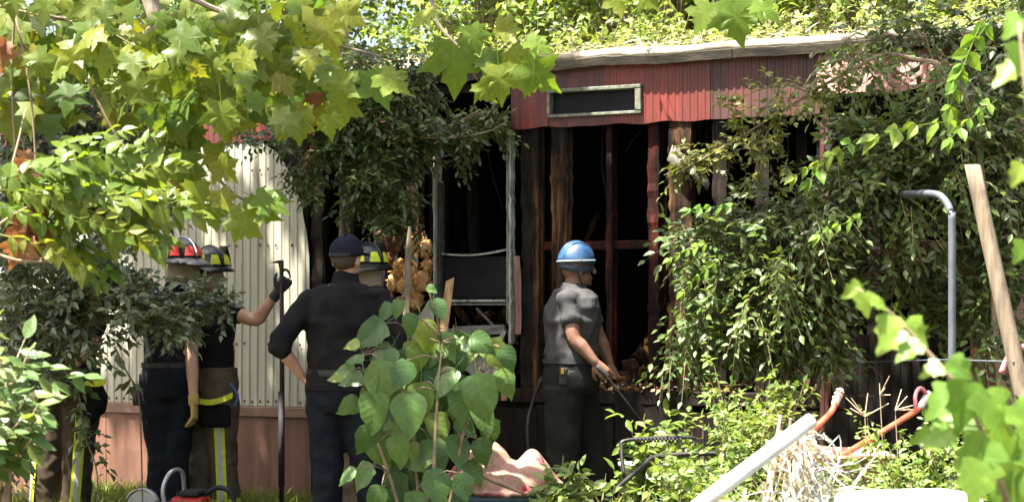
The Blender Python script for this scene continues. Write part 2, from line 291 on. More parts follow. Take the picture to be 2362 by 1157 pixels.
def shoots(cl, tw, S, D, Ln, k, size, tm=LEAF, droop=.25, ldroop=.25, bias=(-.15, -.3, .9), tr=.0025, nj=.5, tone=None):
    Mn = len(S)
    if Mn == 0: return
    D = nrm(D); Ln = np.broadcast_to(Ln, (Mn,))
    side = np.cross(D, V(0, 0, 1)); bad = np.linalg.norm(side, axis=1) < .15; side[bad] = RNG.normal(size=(bad.sum(), 3)); side = nrm(side)
    up = np.cross(side, D)
    base = RNG.random(Mn) if tone is None else tone
    for i in range(k):
        t = (i + 1) / k; p = S + D * (Ln * t)[:, None] + V(0, 0, -1) * (droop * Ln * t * t)[:, None]
        sg = 1 if i % 2 else -1
        if i == k - 1: tip = D + V(0, 0, -ldroop * .5) + RNG.normal(0, .2, (Mn, 3))
        else: tip = .5 * D + sg * .85 * side + RNG.normal(0, .3, (Mn, 3)) + V(0, 0, -ldroop)
        N = V(*bias) + RNG.normal(0, nj, (Mn, 3)) + .25 * up
        cl.put(tm, p, tip, N, size * RNG.uniform(.65, 1.15, Mn), np.clip(base * .55 + RNG.random(Mn) * .45, 0, 1))
    if tw is not None:
        for i in range(Mn):
            e = S[i] + D[i] * Ln[i] + V(0, 0, -droop * Ln[i]); m = S[i] + D[i] * Ln[i] * .5 + V(0, 0, -droop * Ln[i] * .25)
            tw.tube([S[i], m, e], [tr, tr * .8, tr * .4], 3)
def blob(cl, tw, px, py, rx, ry, Y, n, size, k=6, Ln=.22, thick=None, tm=LEAF, clumps=None, droop=.25, ldroop=.3, out=.6, down=.2, hub=None, **kw):
    """leafy mass round a point; rx, ry in photo pixels at distance Y (metres)"""
    c = at(px, py, Y); R = V(rx * Y / F, thick if thick else (rx + ry) * .5 * Y / F, ry * Y / F)
    nc = clumps or max(3, n // 9)
    q = nrm(RNG.normal(size=(nc, 3))) * RNG.random((nc, 1)) ** .42; cc = c + q * R
    if tw is not None:
        h = hub if hub is not None else c + V(0, .05, -R[2] * .4)
        for p in cc:
            m = (h + p) / 2 + RNG.normal(0, .04, 3); tw.tube([h, m, p], [.006, .004, .002], 3)
    idx = RNG.integers(0, nc, n); tone = RNG.random(nc)[idx]
    S = cc[idx] + RNG.normal(0, .035, (n, 3)); D = nrm(RNG.normal(size=(n, 3))) + out * q[idx] + V(0, -.15, -down)
    shoots(cl, tw if n < 700 else None, S, D, Ln * RNG.uniform(.5, 1.2, n), k, size, tm, droop, ldroop, tone=tone, **kw)
def plant(name, label, cat, base, group=None): return tag(empty(name, base), label, cat, group)
def finish(root, cl, tw, lm, tm=twigm):
    o = root.location
    if tw is not None and tw.v:
        tw.v = [(a - o.x, b - o.y, c - o.z) for a, b, c in tw.v]; tw.build('branch', tm, root)
    if cl is not None: cl.build('foliage', lm, root, o)

def outline_leaf(name, half, rows=2, curl=.25, fold=.12, cen=.35, wave=.03, seed=0, mat=None):
    rg = random.Random(seed + len(half)); jit = lambda p: (p[0] * rg.uniform(.88, 1.12), p[1] + rg.uniform(-.03, .03)); pts = [half[0]] + [jit(p) for p in half[1:-1]] + [(rg.uniform(-.06, .06), half[-1][1])] + [jit((-x, y)) for x, y in reversed(half[1:-1])]; n = len(pts); vs = [(0, cen)]
    for r in range(1, rows + 1):
        for x, y in pts: vs.append((x * r / rows, cen + (y - cen) * r / rows))
    def z(x, y): return -curl * ((y - .1) ** 2 if y > .1 else 0) - curl * .8 * x * x + fold * abs(x) + wave * math.sin(9 * x + 7 * y + seed)
    fs = [(0, 1 + i, 1 + (i + 1) % n) for i in range(n)]
    for r in range(rows - 1):
        for i in range(n): a = 1 + r * n + i; b = 1 + r * n + (i + 1) % n; fs.append((a, a + n, b + n, b))
    me = bpy.data.meshes.new(name); me.from_pydata([(x, y, z(x, y)) for x, y in vs], [], fs); me.update()
    k = len(me.vertices); bm = bmesh.new(); bm.from_mesh(me); q = [bm.verts.new((.012 * math.cos(a) * w, y, z(0, 0) + (.10 * y * y) + .012 * math.sin(a))) for y, w in ((.03, 1), (-.2, .9), (-.42, .8)) for a in (0, 2.1, 4.2)]
    for i in range(2):
        for jj in range(3): bm.faces.new((q[i * 3 + jj], q[i * 3 + (jj + 1) % 3], q[i * 3 + 3 + (jj + 1) % 3], q[i * 3 + 3 + jj]))
    bm.to_mesh(me); bm.free()
    if mat: me.materials.append(mat)
    me.polygons.foreach_set('use_smooth', [True] * len(me.polygons)); return me
SYH = [(0, 0), (.18, -.07), (.31, -.11), (.34, .0), (.52, .04), (.41, .15), (.34, .25), (.47, .31), (.64, .52), (.46, .51), (.38, .60), (.21, .57), (.25, .72), (.14, .78), (0, 1.04)]
OVH = [(0, 0), (.2, .02), (.33, .13), (.385, .29), (.36, .46), (.28, .63), (.17, .80), (.07, .93), (0, 1.03)]
ELH = [(0, 0), (.1, .06), (.2, .22), (.245, .42), (.22, .62), (.13, .82), (0, 1)]
IVH = [(0, 0), (.22, -.05), (.42, .08), (.5, .2), (.36, .3), (.34, .42), (.4, .52), (.26, .62), (.16, .72), (.1, .88), (0, 1)]
def variants(name, half, mat, n=4, **kw):
    return [outline_leaf(name, half, seed=i, curl=kw.get('curl', .3) * (.4 + .3 * i), fold=kw.get('fold', .12) * (.5 + .3 * ((i * 3) % 5)), cen=kw.get('cen', .35), mat=mat) for i in range(n)]
SYC = variants('sycamore_leaf', SYH, L_syc, 7, curl=.28); SAP = variants('sapling_leaf', OVH, L_sap, 6, curl=.28, cen=.4, fold=.16)
BSH = variants('bush_leaf', ELH, L_bush, 3, curl=.25, cen=.45, fold=.2); NEAR = variants('near_leaf', IVH, L_near, 3, curl=.3, fold=.2)
DEAD = variants('dead_leaf', SYH, L_dead, 3, curl=1.3, fold=.9)
def pinnate(name, n, mat, seed):
    rg = random.Random(seed); vs, fs = [], []; tv, tf = OVATE
    def leaf(p, ang, sz, tw_, dr=.25):
        b = len(vs); ca, sa = math.cos(ang), math.sin(ang)
        for x, y, z in tv:
            x, y, z = x * sz * 1.15, y * sz * (1 - .3 * dr), z * sz - dr * y * (.4 + .6 * y) * sz; z += tw_ * x
            vs.append((p[0] + x * ca + y * sa, p[1] - x * sa + y * ca, p[2] + z))
        fs.extend(tuple(i + b for i in f) for f in tf)
    for i in range(n):
        t = .14 + .80 * i / (n - 1)
        for s in (-1, 1): leaf((0, t, -.28 * t * t), s * (1.15 - .35 * t + rg.uniform(-.45, .35)), (.27 - .08 * abs(t - .45)) * rg.uniform(.6, 1.2), rg.uniform(-1.1, 1.1), rg.uniform(.1, .95))
    leaf((0, .96, -.26), rg.uniform(-.2, .2), .24, 0)
    b = len(vs)
    for t in (0, .33, .66, 1):
        for a in (0, 2.1, 4.2): vs.append((.008 * math.cos(a), t, -.28 * t * t + .008 * math.sin(a)))
    for i in range(3):
        for j in range(3): k = (j + 1) % 3; fs.append((b + i * 3 + j, b + i * 3 + k, b + i * 3 + 3 + k, b + i * 3 + 3 + j))
    me = bpy.data.meshes.new(name); me.from_pydata(vs, [], fs); me.update(); me.materials.append(mat); return me
PIN = [pinnate('pinnate_leaf', 6 + i % 2, L_pin, i) for i in range(4)]
PINV = [pinnate('vine_frond', 5, L_near, i + 9) for i in range(2)]
L_sycy = leafmat('sunlit_tint_sycamore_leaf', [(0, (.10, .17, .02)), (.5, (.15, .21, .022)), (1, (.22, .24, .03))], .58, .45, True, -1)  # yellower copy of the sycamore leaf; sunlight on these leaves put into the colour
SYCY = variants('sunlit_tint_sycamore_leaf', SYH, L_sycy, 5, curl=.28)
def leafobj(root, me, P, tip, nor, size, name='leaf'):
    x, y, z = frames(V(*tip)[None], V(*nor)[None]); o = bpy.data.objects.new(name, me); COL.objects.link(o); o.parent = root
    R = Matrix((x[0], y[0], z[0])).transposed()
    o.matrix_basis = Matrix.Translation(Vector(P) - root.location) @ R.to_4x4() @ Matrix.Scale(float(size), 4)
    return o
def aim(deg, fwd=0.0):                              # direction in the picture plane: 0 hangs straight down, 90 points right
    a = rad(deg); return V(math.sin(a), -fwd, -math.cos(a))

# ------------------------------------------------------------------ ground
gm = MB()
gx = [-220, -60, -20, -8, -6, -4.5, -3, -1.5, 0, 1.5, 3, 4.5, 6, 8, 20, 60, 220]; gy = [-220, -40, -5, 2, 4, 5.5, 7, 8.5, 10, 11.5, 13, 14.5, 16, 20, 30, 70, 260]
gm.add([(x, y, 0 if abs(x) < 1 or max(abs(x), abs(y - 9)) > 30 else .03 * noise.noise((x, y, 0)) - .01) for y in gy for x in gx],
       [(j * len(gx) + i, j * len(gx) + i + 1, (j + 1) * len(gx) + i + 1, (j + 1) * len(gx) + i) for j in range(len(gy) - 1) for i in range(len(gx) - 1)])
tag(gm.build('ground', dirt, smooth=True), kind='structure')

# ------------------------------------------------------------------ the burned mobile home
AW = rad(28.1)
home = tag(empty('mobile_home', (0, 12.88, 0), -AW), 'burned-out mobile home with cream and red ribbed siding and charred open framing', 'mobile home')
def sc(px): return 345 * (1 + 1.202e-4 * (px - 850))
def U(px): return (px - CX) / sc(px) / math.cos(AW)
def Z(px, py): return H0 + (HZ - py) / sc(px)
def wpt(u, d, z): return V(u * math.cos(AW) + d * math.sin(AW), 12.88 - u * math.sin(AW) + d * math.cos(AW), z)
def corr(name, mat, u0, u1, zb, zt, d0=0.0, pitch=.066, dep=.007, nz=5, parent=home, dent=.0, th=.002, tilt=0):
    if name == 'red_band_sheet': dep, pitch, nz = .0045, .05, 8
    us = []; u = u0
    prof = [(0, 0), (.52, 0), (.62, -dep), (.88, -dep)]
    k0 = math.floor(u0 / pitch)
    pts = [((k + a) * pitch, b) for k in range(k0, int(u1 / pitch) + 2) for a, b in prof]
    pts = [(u0, 0)] + [p for p in pts if u0 + .002 < p[0] < u1 - .002] + [(u1, 0)]
    fb = zb if callable(zb) else (lambda u: zb); ft = zt if callable(zt) else (lambda u: zt); vs = []
    for u, d in pts:
        b, t = fb(u), ft(u)
        for i in range(nz + 1):
            z = b + (t - b) * i / nz; vs.append((u, d0 + d + dent * noise.noise((u * 1.3, z * 1.3, 3)) + .3 * dent * noise.noise((u * 6, z * 5, 3)) - tilt * (t - z), z))
    fs = [(i * (nz + 1) + j, (i + 1) * (nz + 1) + j, (i + 1) * (nz + 1) + j + 1, i * (nz + 1) + j + 1) for i in range(len(pts) - 1) for j in range(nz)]
    return solid(MB().add(vs, fs).build(name, mat, parent), th)
SK, BB, EV, RT = .725, 2.545, 2.915, 3.0
UL, UR = -6.6, U(2294)
# cream ribbed sheets; the last one is torn away along a curved edge
for a, b in ((-6.6, -5.6), (-5.6, -4.6), (-4.6, -3.6), (-3.6, -2.66)): corr('cream_siding_sheet', cream, a, b - .004, SK, BB + .03, dent=.008)
def arc(u):
    x0, x1 = U(585), U(716); t = min(max((u - x0) / (x1 - x0), 0), .995)
    return min(BB + .03, Z(640, 325) - .95 * (1 - math.sqrt(1 - t * t)) + .012 * noise.noise((u * 30, 0, 0)))
corr('cream_siding_sheet', cream, -2.66, U(714), SK, arc, nz=8, dent=.012)
# screws in rows
scm = MB()
for zz in (SK + .03, 1.15, Z(600, 565), 2.35):
    for k in range(30):
        u = -3.432 + k * .066 + .017
        if u < U(700) and random.random() < .8 and zz < arc(u) - .02:
            z = zz + random.uniform(-.006, .006); scm.add([(u + .008 * math.cos(q), -.009, z + .012 * math.sin(q)) for q in (0, 1.05, 2.1, 3.14, 4.2, 5.2)] + [(u, -.013, z)], [(i, (i + 1) % 6, 6) for i in range(6)])
tag(scm.build('screw', M('rusty_screw', [(0, (.03, .022, .016))], .6, bump=0), home), kind='stuff')
# belt rail between siding and skirting, skirting panels
for a, b in ((-6.6, -4.4), (-4.395, -2.2), (-2.195, U(720))):
    bevel(MB().box(a, b, -.035, .02, SK - .075, SK - .004).build('belt_rail', M('grimy_brown_rail', [(.3, (.10, .055, .035)), (.7, (.20, .12, .08))], .6, 5, (.5, 3, 3)), home), .006)
e = [-6.6, -5.5, -4.4, -3.3, U(345), U(535), U(722)]
for a, b in zip(e, e[1:]): corr('skirting_panel', skirt, a, b - .006, -.03, SK - .06, d0=-.012, pitch=.31, dep=.005, dent=.012)
e = [U(722), U(880), U(1060), U(1240), U(1420), U(1600), U(1780), U(1960), U(2140), UR]
for i, (a, b) in enumerate(zip(e, e[1:])): corr('skirting_panel', charskirt, a, b - .006, -.03, .78 + .03 * math.sin(i * 2.1), d0=-.006 - .004 * (i % 2), pitch=.155, dep=.007, dent=.04)
# red band under the eave
corr('red_band_sheet', redpaint, -6.6, -4.2, BB, EV + .02, d0=-.008); corr('red_band_sheet', redpaint, -4.195, U(700), BB, EV + .02, d0=-.008)
corr('red_band_sheet', sootred, U(702), U(938), lambda u: BB - .02 + .03 * noise.noise((u * 5, 1, 0)), EV + .02, d0=-.008, dent=.03)
corr('red_band_sheet', sootred, U(940), U(1180), lambda u: Z(1050, 188) + .02 * noise.noise((u * 7, 2, 0)), EV + .02, d0=-.008, dent=.02)
corr('red_band_sheet', sootred, U(940), U(1180), Z(1050, 318), lambda u: Z(1050, 300) + .03 * noise.noise((u * 9, 5, 0)), d0=-.004, dent=.03, nz=2)
w0, w1 = U(1268), U(1484); wz0, wz1 = Z(1375, 268), Z(1375, 203)
edge = lambda u: BB + .012 * noise.noise((u * 6, 0, 4)) - .004
corr('red_band_sheet', redpaint, U(1182), w0 - .004, edge, EV + .02, d0=-.014, dent=.008)
corr('red_band_sheet', redpaint, w0 - .004, w1 + .004, wz1 - .01, EV + .02, d0=-.010); corr('red_band_sheet', redpaint, w0 - .004, w1 + .004, edge, wz0 + .01, d0=-.010, nz=2)
corr('red_band_sheet', redpaint, w1 + .004, U(1640), edge, EV + .02, d0=-.014, dent=.008)
corr('red_band_sheet', sootred, U(1640) + .004, U(1893), edge, EV + .02, d0=-.012, dent=.012)
corr('red_band_sheet', M('sunlit_pink_siding', [(.3, (.16, .06, .05)), (.5, (.30, .14, .115)), (.75, (.38, .22, .19))], .6, 2, (2, 1, .6), .2, streak=[(3, (8, 1, .2), .58, .75, (.14, .06, .05))]), U(1893) + .004, U(2225), lambda u: BB + .10 + .05 * noise.noise((u * 3, 8, 0)), EV - .03, d0=-.03, dent=.07, tilt=.35)  # band sheet in paler pink: the sunlight on it is put into the colour
corr('red_band_sheet', redpaint, U(2225) + .004, UR, BB - .05, EV + .02, d0=-.012)
# high vent window in the band
vw = MB(); t = .020
vent = MB().box(w0, w1, -.04, .03, wz0, wz0 + t).build('vent_window', ventm, home); bevel(vent, .004)
for nm, b in (('frame_rail', (w0, w1, -.045, .03, wz1 - t, wz1 + .004)), ('frame_stile', (w0, w0 + t, -.043, .03, wz0 + t + .001, wz1 - t - .001)), ('frame_stile', (w1 - t - .02, w1, -.043, .03, wz0 + t + .001, wz1 - t - .001))):
    o = bevel(MB().box(*b).build(nm, ventm, vent), .004)
MB().box(w0 + t + .001, w1 - t - .021, .012, .018, wz0 + t + .001, wz1 - t - .001).build('pane', glassd, vent)
# roof: low arched sheet with a thick, weathered edge
prof = [(-.06, EV + .035), (-.083, EV + .04), (-.086, EV + .055), (-.072, EV + .072), (.06, RT + .01), (.5, RT + .06), (1.1, RT + .11), (2, RT + .15), (2.9, RT + .11), (3.9, RT - .02), (3.95, EV)]
rs = []
for i in range(141):
    u = UL + (UR + .06 - UL) * i / 140; w = .016 * noise.noise((u * 2.2, 0, 9)) + .012 * noise.noise((u * 11, 0, 2)); rs.append([(u, d + w * .5, z + w) for d, z in prof])
solid(MB().rings(rs, close=False).build('roof', roofm, home, True), .02)
for a, b in ((-6.6, -3.2), (-3.19, U(1015)), (U(1240), U(1700)), (U(1702), UR + .05)):
    n = 24; rs = []
    for i in range(n + 1):
        u = a + (b - a) * i / n; w = .012 * noise.noise((u * 2.2, 0, 9)) + .008 * noise.noise((u * 14, 3, 0))
        rs.append([(u, -.066, EV - .012 + w), (u, -.080, EV - .018 + w), (u, -.094, EV + .034 + w), (u, -.084, EV + .04 + w), (u, -.066, EV + .012 + w)])
    MB().rings(rs).build('drip_edge', dripm, home)
# end walls, back wall, floor, ceiling: all sooty inside
DEP = 3.9
MB().box(UL, UL + .06, .03, DEP, .0, EV).build('end_wall', cream, home); MB().box(UR - .05, UR, .03, DEP, 0, EV).build('end_wall', redpaint, home)
MB().box(UL + .06, UR - .05, DEP - .06, DEP, 0, EV).build('back_wall', soot, home)
MB().box(UL + .06, UR - .05, .06, DEP - .06, .70, .82).build('floor_deck', soot, home); MB().box(UL + .06, UR - .05, .06, DEP - .06, 2.80, 2.86).build('ceiling_panel', soot, home)
MB().box(UL + .06, U(700), .05, .09, .1, 2.8).build('inner_wall', soot, home); MB().box(UL + .06, UR - .06, .5, .56, 0, .69).build('underfloor_screen', soot, home)
MB().box(U(1900), U(1900) + .09, .12, 2.4, .83, 2.79).build('partition', char, home)
MB().box(U(1900) + .1, UR - .06, .9, .96, .83, 2.79).build('partition', char, home)
# framing studs: (column, width px, material, top row, bottom row, depth)
for px, w, m, d in ((728, 26, char, .02), (790, 30, burnt, .05), (870, 28, char, .05), (946, 26, burnt, .03), (1000, 20, char, .05), (1218, 40, char, .02), (1236, 14, burnt, -.005), (1290, 36, burnt, .0), (1398, 13, burntred, .04),
                    (1503, 24, burntred, .03), (1568, 48, burnt, .0), (1655, 30, char, .03), (1750, 28, char, .06), (1888, 20, char, .05), (1906, 22, burnt, -.005), (2010, 30, char, .05), (2120, 30, burntred, .04), (2230, 34, char, .03)):
    u = U(px); w = w / sc(px) / math.cos(AW); mb = MB(); rs = []
    for i in range(37):
        z = .80 + (2.56 - .80) * i / 36; j = .25 * w * noise.noise((px * .3, z * 1.2, 0)) + .2 * w * noise.noise((px, z * 12, 3)); q = w * max(.35, 1 + .22 * noise.noise((px, z * 2, 7)) + .32 * noise.noise((px, z * 17, 7))) / 2; jj = .02 * noise.noise((px, z * 6, 2)) + .01 * noise.noise((px, z * 22, 2))
        rs.append([(u - q + j * .3, d + jj, z), (u + q + j * .3, d + jj * .6, z), (u + q + j * .3, d + .085, z), (u - q + j * .3, d + .085, z)])
    mb.rings(rs).build('stud', m, home)
bevel(MB().box(U(1196), U(1548), .055, .085, Z(1300, 576), Z(1300, 556)).build('nogging', burntred, home), .006)
MB().box(U(700), U(2290), .02, .10, 2.565, 2.64).build('top_plate', char, home)
bevel(MB().box(U(722), U(2290), -.004, .09, .79, .88).build('floor_rim', char, home), .008)
# far inner wall studs faintly seen
for px in (1330, 1450, 1610, 1700, 1800): MB().box(U(px), U(px) + .09, 2.0, 2.09, .83, 2.79).build('inner_stud', char, home)
bevel(MB().add([(U(1425), .34, .84), (U(1500), .30, .85), (U(1515), .33, Z(1470, 775)), (U(1428), .38, Z(1470, 782)), (U(1425), .36, .84), (U(1500), .32, .85), (U(1515), .35, Z(1470, 775)), (U(1428), .40, Z(1470, 782))],
     [(0, 1, 2, 3), (7, 6, 5, 4), (0, 4, 5, 1), (1, 5, 6, 2), (2, 6, 7, 3), (3, 7, 4, 0)]).build('plywood_board', ply, home), .003)
for i, px in enumerate((740, 820, 905, 1040, 1090, 1150, 1260, 1345, 1440, 1540, 1620, 1680, 1790, 1840)):
    d = (.35, 1.2, .6)[i % 3]; a = random.uniform(-.06, .06); MB().bar((U(px), d, .83), (U(px) + a, d, 2.79), .07, .045, (0, 1, 0)).build('inner_stud', burnt if i % 3 else char, home)
for i in range(9):
    px = 1030 + i * 95; d = random.uniform(.25, .8); MB().bar((U(px), d, .84), (U(px) + random.uniform(-.5, .5), d + .3, random.uniform(1.3, 2.2)), .05, .03).build('fallen_lath', burnt if i % 2 else char, home)
hw = MB()
for i in range(16):
    px = random.uniform(1030, 1860); d = random.uniform(.1, .7); z = 2.75; L_ = random.uniform(.2, .9); hw.tube([(U(px), d, z), (U(px) + random.uniform(-.05, .05), d, z - L_ * .5), (U(px) + random.uniform(-.12, .12), d + random.uniform(-.05, .05), z - L_)], [.006, .008, .004], 4, False, 3)
tag(hw.build('hanging_scrap', soot, home), kind='stuff')
# charred lower wall at the right end
corr('charred_wall_panel', charskirt, U(1915), U(2040), .78, Z(1980, 770), d0=.005, dent=.04); corr('charred_wall_panel', charskirt, U(2042), U(2225), .78, Z(2100, 760), d0=.002, dent=.04)
corr('red_siding_strip', sootred, U(1893), U(1913), .5, 2.5, d0=-.012, nz=10, dent=.02)
corr('red_siding_strip', redpaint, U(2240), UR, .78, BB - .04, d0=-.006, dent=.02)
# peeled strips by the window
corr('peeled_trim', M('pinkish_peeled_paint', [(.3, (.10, .045, .035)), (.6, (.33, .19, .15))], .7, 5, (5, 5, .6)), U(1190), U(1204), Z(1195, 770), Z(1195, 590), d0=-.03, nz=8, dent=.06)
# the open sash window
x0, x1, zt, zb = U(1006), U(1190), Z(1100, 305), Z(1100, 792)
def jag(name, pts, w, dd, mat, parent):
    rs = []
    for i, (u, z) in enumerate(pts): rs.append([(u - w / 2, dd - .03, z), (u + w / 2, dd - .03, z), (u + w / 2, dd + .03, z), (u - w / 2, dd + .03, z)])
    return bevel(MB().rings(rs).build(name, mat, parent), .003)
def jamb(u, a, b, amp, n=16): return [(u + amp * noise.noise((u * 9, i * .8, 1)), a + (b - a) * i / n) for i in range(n + 1)]
win = jag('window_frame', jamb(x1 - .02, zb, zt, .010, 40), .018, -.02, alum, home)
jag('jamb', jamb(x1 - .050, Z(1170, 745), zt, .006, 30), .009, .0, alum, win); jag('jamb', jamb(x0 + .012, Z(1010, 700), Z(1010, 345), .008, 30), .013, -.02, alum, win); jag('jamb', jamb(x0 + .04, Z(1010, 740), Z(1010, 420), .004), .012, .0, dripm, win)
def rail(name, py, h, sag, dd, m):
    rs = []
    for i in range(13):
        t = i / 12; u = x0 + .05 + (x1 - x0 - .115) * t; z = Z(1100, py) - sag * math.sin(math.pi * t) + .02 * t * (sag > 0)
        rs.append([(u, dd - .015, z - h / 2), (u, dd + .015, z - h / 2), (u, dd + .015, z + h / 2), (u, dd - .015, z + h / 2)])
    return MB().rings(rs).build(name, m, win)
rail('sash_rail', 584, .012, .02, .0, alum); rail('sash_rail', 693, .016, 0, -.012, alum); rail('sash_rail', 701, .012, 0, .012, alum)
MB().box(x0 + .055, x1 - .065, .004, .008, Z(1100, 686), Z(1100, 592)).build('pane', glassd, win)
# sill: buckled boards and torn cream sheet below
def shard(name, pts, th, mat, parent, d=0.0, tilt=0):
    n = len(pts); vs = [(U(px), d + tilt * (Z(px, py) - 1.3) , Z(px, py)) for px, py in pts] + [(U(px), d + th + tilt * (Z(px, py) - 1.3), Z(px, py)) for px, py in pts]
    return MB().add(vs, [tuple(range(n)), tuple(range(2 * n - 1, n - 1, -1))] + [(i, i + n, (i + 1) % n + n, (i + 1) % n) for i in range(n)]).build(name, mat, parent, fix=True)
grayb = M('grey_buckled_board', [(.3, (.03, .026, .022)), (.55, (.12, .11, .09)), (.8, (.28, .25, .21))], .8, 6, (1.5, 5, 5), .5)
shard('sill_board', [(1012, 775), (1060, 752), (1170, 748), (1174, 768), (1090, 778), (1020, 812)], .03, grayb, home, -.05, .2)
shard('sill_board', [(1010, 812), (1065, 780), (1168, 776), (1130, 800), (1050, 830), (1012, 838)], .02, grayb, home, -.075, .3)
shard('bent_strip', [(1166, 802), (1154, 800), (1172, 762), (1180, 764)], .012, alum, home, -.08)
shard('bent_strip', [(1100, 712), (1104, 709), (1146, 752), (1142, 755)], .008, grayb, home, -.02)
ed = [(905, 930), (905, 800), (930, 745), (960, 742), (985, 700), (1003, 680), (1008, 760), (1022, 800), (1080, 815), (1160, 790), (1150, 850), (1100, 845), (1095, 925)]
def topc(u):
    xs = [U(p[0]) for p in ((900, 0), (935, 0), (965, 0), (1002, 0), (1012, 0), (1030, 0), (1090, 0), (1162, 0))]; zs = [Z(1000, q) for q in (800, 748, 738, 682, 765, 802, 815, 790)]
    return float(np.interp(u, xs, zs)) + .012 * noise.noise((u * 25, 4, 0))
corr('torn_cream_sheet', cream, U(900), U(1162), lambda u: Z(1000, 860) + .05 * noise.noise((u * 11, 7, 0)), topc, d0=-.03, dent=.05, nz=4)
for i in range(6):
    px = 1098 + i * 15
    bevel(MB().box(U(px), U(px + 13), -.012 - .006 * (i % 3), .01, .80, Z(px, 838 + 14 * (i * 7 % 3))).build('wall_plank', burnt if i % 2 else rawwood, home), .003)
for i in range(10):
    px = 728 + i * 18
    MB().box(U(px), U(px + 16), .03 + .006 * (i % 3), .05, .86, Z(px, 600 + 60 * (i * 5 % 4))).build('wall_plank', burntred if i % 3 == 0 else char, home)
# peeled twisted red strip hanging from the band
rs = []
for i in range(15):
    t = i / 14; px = 780 - 38 * t + 6 * math.sin(t * 9); py = 290 + 172 * t; w = (.055 * (1 - t) + .008) * (1 + .3 * math.sin(t * 14)); a = t * 5
    c = V(U(px), -.20 - .05 * math.sin(t * 4), Z(px, py)); s = V(math.cos(a), math.sin(a) * .8, .1) * w; rs.append([c - s, c + s])
solid(MB().rings(rs, close=False).build('peeled_strip', redpaint, home, True), .004)
rs = []
for i in range(9):
    t = i / 8; px = 1004 - 10 * math.sin(t * 5); py = 340 + 70 * t; c = V(U(px), -.07, Z(px, py)); s = V(.02, .012 * math.sin(t * 7), .0) * (1.1 - .5 * t); rs.append([c - s, c + s])
solid(MB().rings(rs, close=False).build('peeled_strip', alum, home, True), .004)
rs = []
for i in range(9):
    t = i / 8; px = 1548 + 90 * t; py = 352 + 90 * t * t + 10 * math.sin(t * 5); c = V(U(px), -.02 - .04 * math.sin(t * 3), Z(px, py)); s = V(.01, .02, .05) * (1 - .5 * t); rs.append([c - s, c + s])
solid(MB().rings(rs, close=False).build('curled_panel', grayb, home, True), .004)
# debris on the burned floor: shards past counting
db = MB(); dl = MB()
for i in range(420):
    px = random.uniform(725, 1890); d = random.uniform(.05, 1.3); u = U(px); z = .83 + abs(random.gauss(0, .09)) * (2 if 1000 < px < 1200 else 1); s = random.uniform(.015, .07)
    p = V(u, d, z); a = V(*[random.gauss(0, 1) for _ in range(3)]); q = p + nrm(a) * s * 2
    (dl if random.random() < .10 else db).bar(p, q, s * random.uniform(.3, .9), s * random.uniform(.1, .5), (0.1, .9, .3), .02)
for i in range(160):
    px = random.uniform(1020, 1172); p = V(U(px), random.uniform(.1, .6), Z(px, 750) - random.uniform(-.06, .35)); a = nrm(V(*[random.gauss(0, 1) for _ in range(3)])); s = random.uniform(.02, .07)
    (dl if random.random() < .12 else db).bar(p, p + a * s * 2, s * .7, s * .3, (0.1, .9, .3), .02)
for i in range(260):
    px = random.triangular(1360, 1880, 1480); d = random.uniform(.05, .9); p = V(U(px), d, .85 + abs(random.gauss(0, .10))); a = nrm(V(*[random.gauss(0, 1) for _ in range(3)])); sz = random.uniform(.02, .09); (dl if random.random() < .15 else db).bar(p, p + a * sz * 2, sz * .8, sz * .3, (.1, .9, .3), .02)
tag(db.build('burned_debris', burnt, home), kind='stuff'); tag(dl.build('ash_fragments', grayb, home), kind='stuff')
lt = Cloud(); n = 260; px = RNG.uniform(1360, 1700, n); P = np.array([wpt(U(p), RNG.uniform(-.03, .12), .885 + abs(RNG.normal(0, .02))) for p in px])
lt.put(LEAF, P, RNG.normal(size=(n, 3)) * V(1, 1, .4), RNG.normal(0, .6, (n, 3)) + V(0, -.4, 1), RNG.uniform(.02, .05, n), RNG.random(n))
lo = lt.build('leaf_litter', leafmat('dry_litter', [(0, (.10, .05, .02)), (.6, (.24, .14, .07)), (1, (.45, .36, .26))], .2, .7), None); lo['label'] = 'dry brown leaf litter along the burned floor edge'; lo['category'] = 'leaf litter'
# insulation hanging out of the torn wall
def fluff(name, label, pts, mat, seed):
    r0 = empty(name, tuple(wpt(U(pts[0][0]), -.05, Z(*pts[-1][:2])))); tag(r0, label, 'insulation'); mb = MB(); fb = MB()
    for i, (px, py, r) in enumerate(pts):
        c = wpt(U(px), -.03, Z(px, py)) - V(*r0.location)
        b = len(mb.v); mb.ell(c, (r, r * .6, r * 1.1), 0, 18, 12)
        for k in range(b, len(mb.v)):
            p = V(*mb.v[k]); q = nrm(p - c); mb.v[k] = tuple(p + q * r * (.45 * noise.noise(tuple(p * 14 + seed)) + .3 * noise.noise(tuple(p * 40))))
        for k in range(60):
            q = nrm(V(*[random.gauss(0, 1) for _ in range(3)])); p = c + q * V(r, r * .6, r * 1.1) * .9; fb.bar(p, p + q * .012 + V(*[random.gauss(0, .012) for _ in range(3)]), .010, .003, (0.2, .3, .9))
    mb.build('batt', mat, r0, True); tag(fb.build('fibre', mat, r0), kind='stuff')
fluff('insulation', 'bright orange insulation spilling from the torn wall beside the window', [(970, 560, .06), (988, 575, .055), (992, 610, .04), (930, 620, .055), (950, 655, .085), (980, 650, .06), (918, 650, .055), (965, 690, .05)], insul, 3)
fluff('insulation', 'dark scorched insulation clump above the firefighter standing behind the officer', [(890, 555, .06), (915, 560, .06), (880, 580, .05), (905, 600, .05)], insuld, 8)

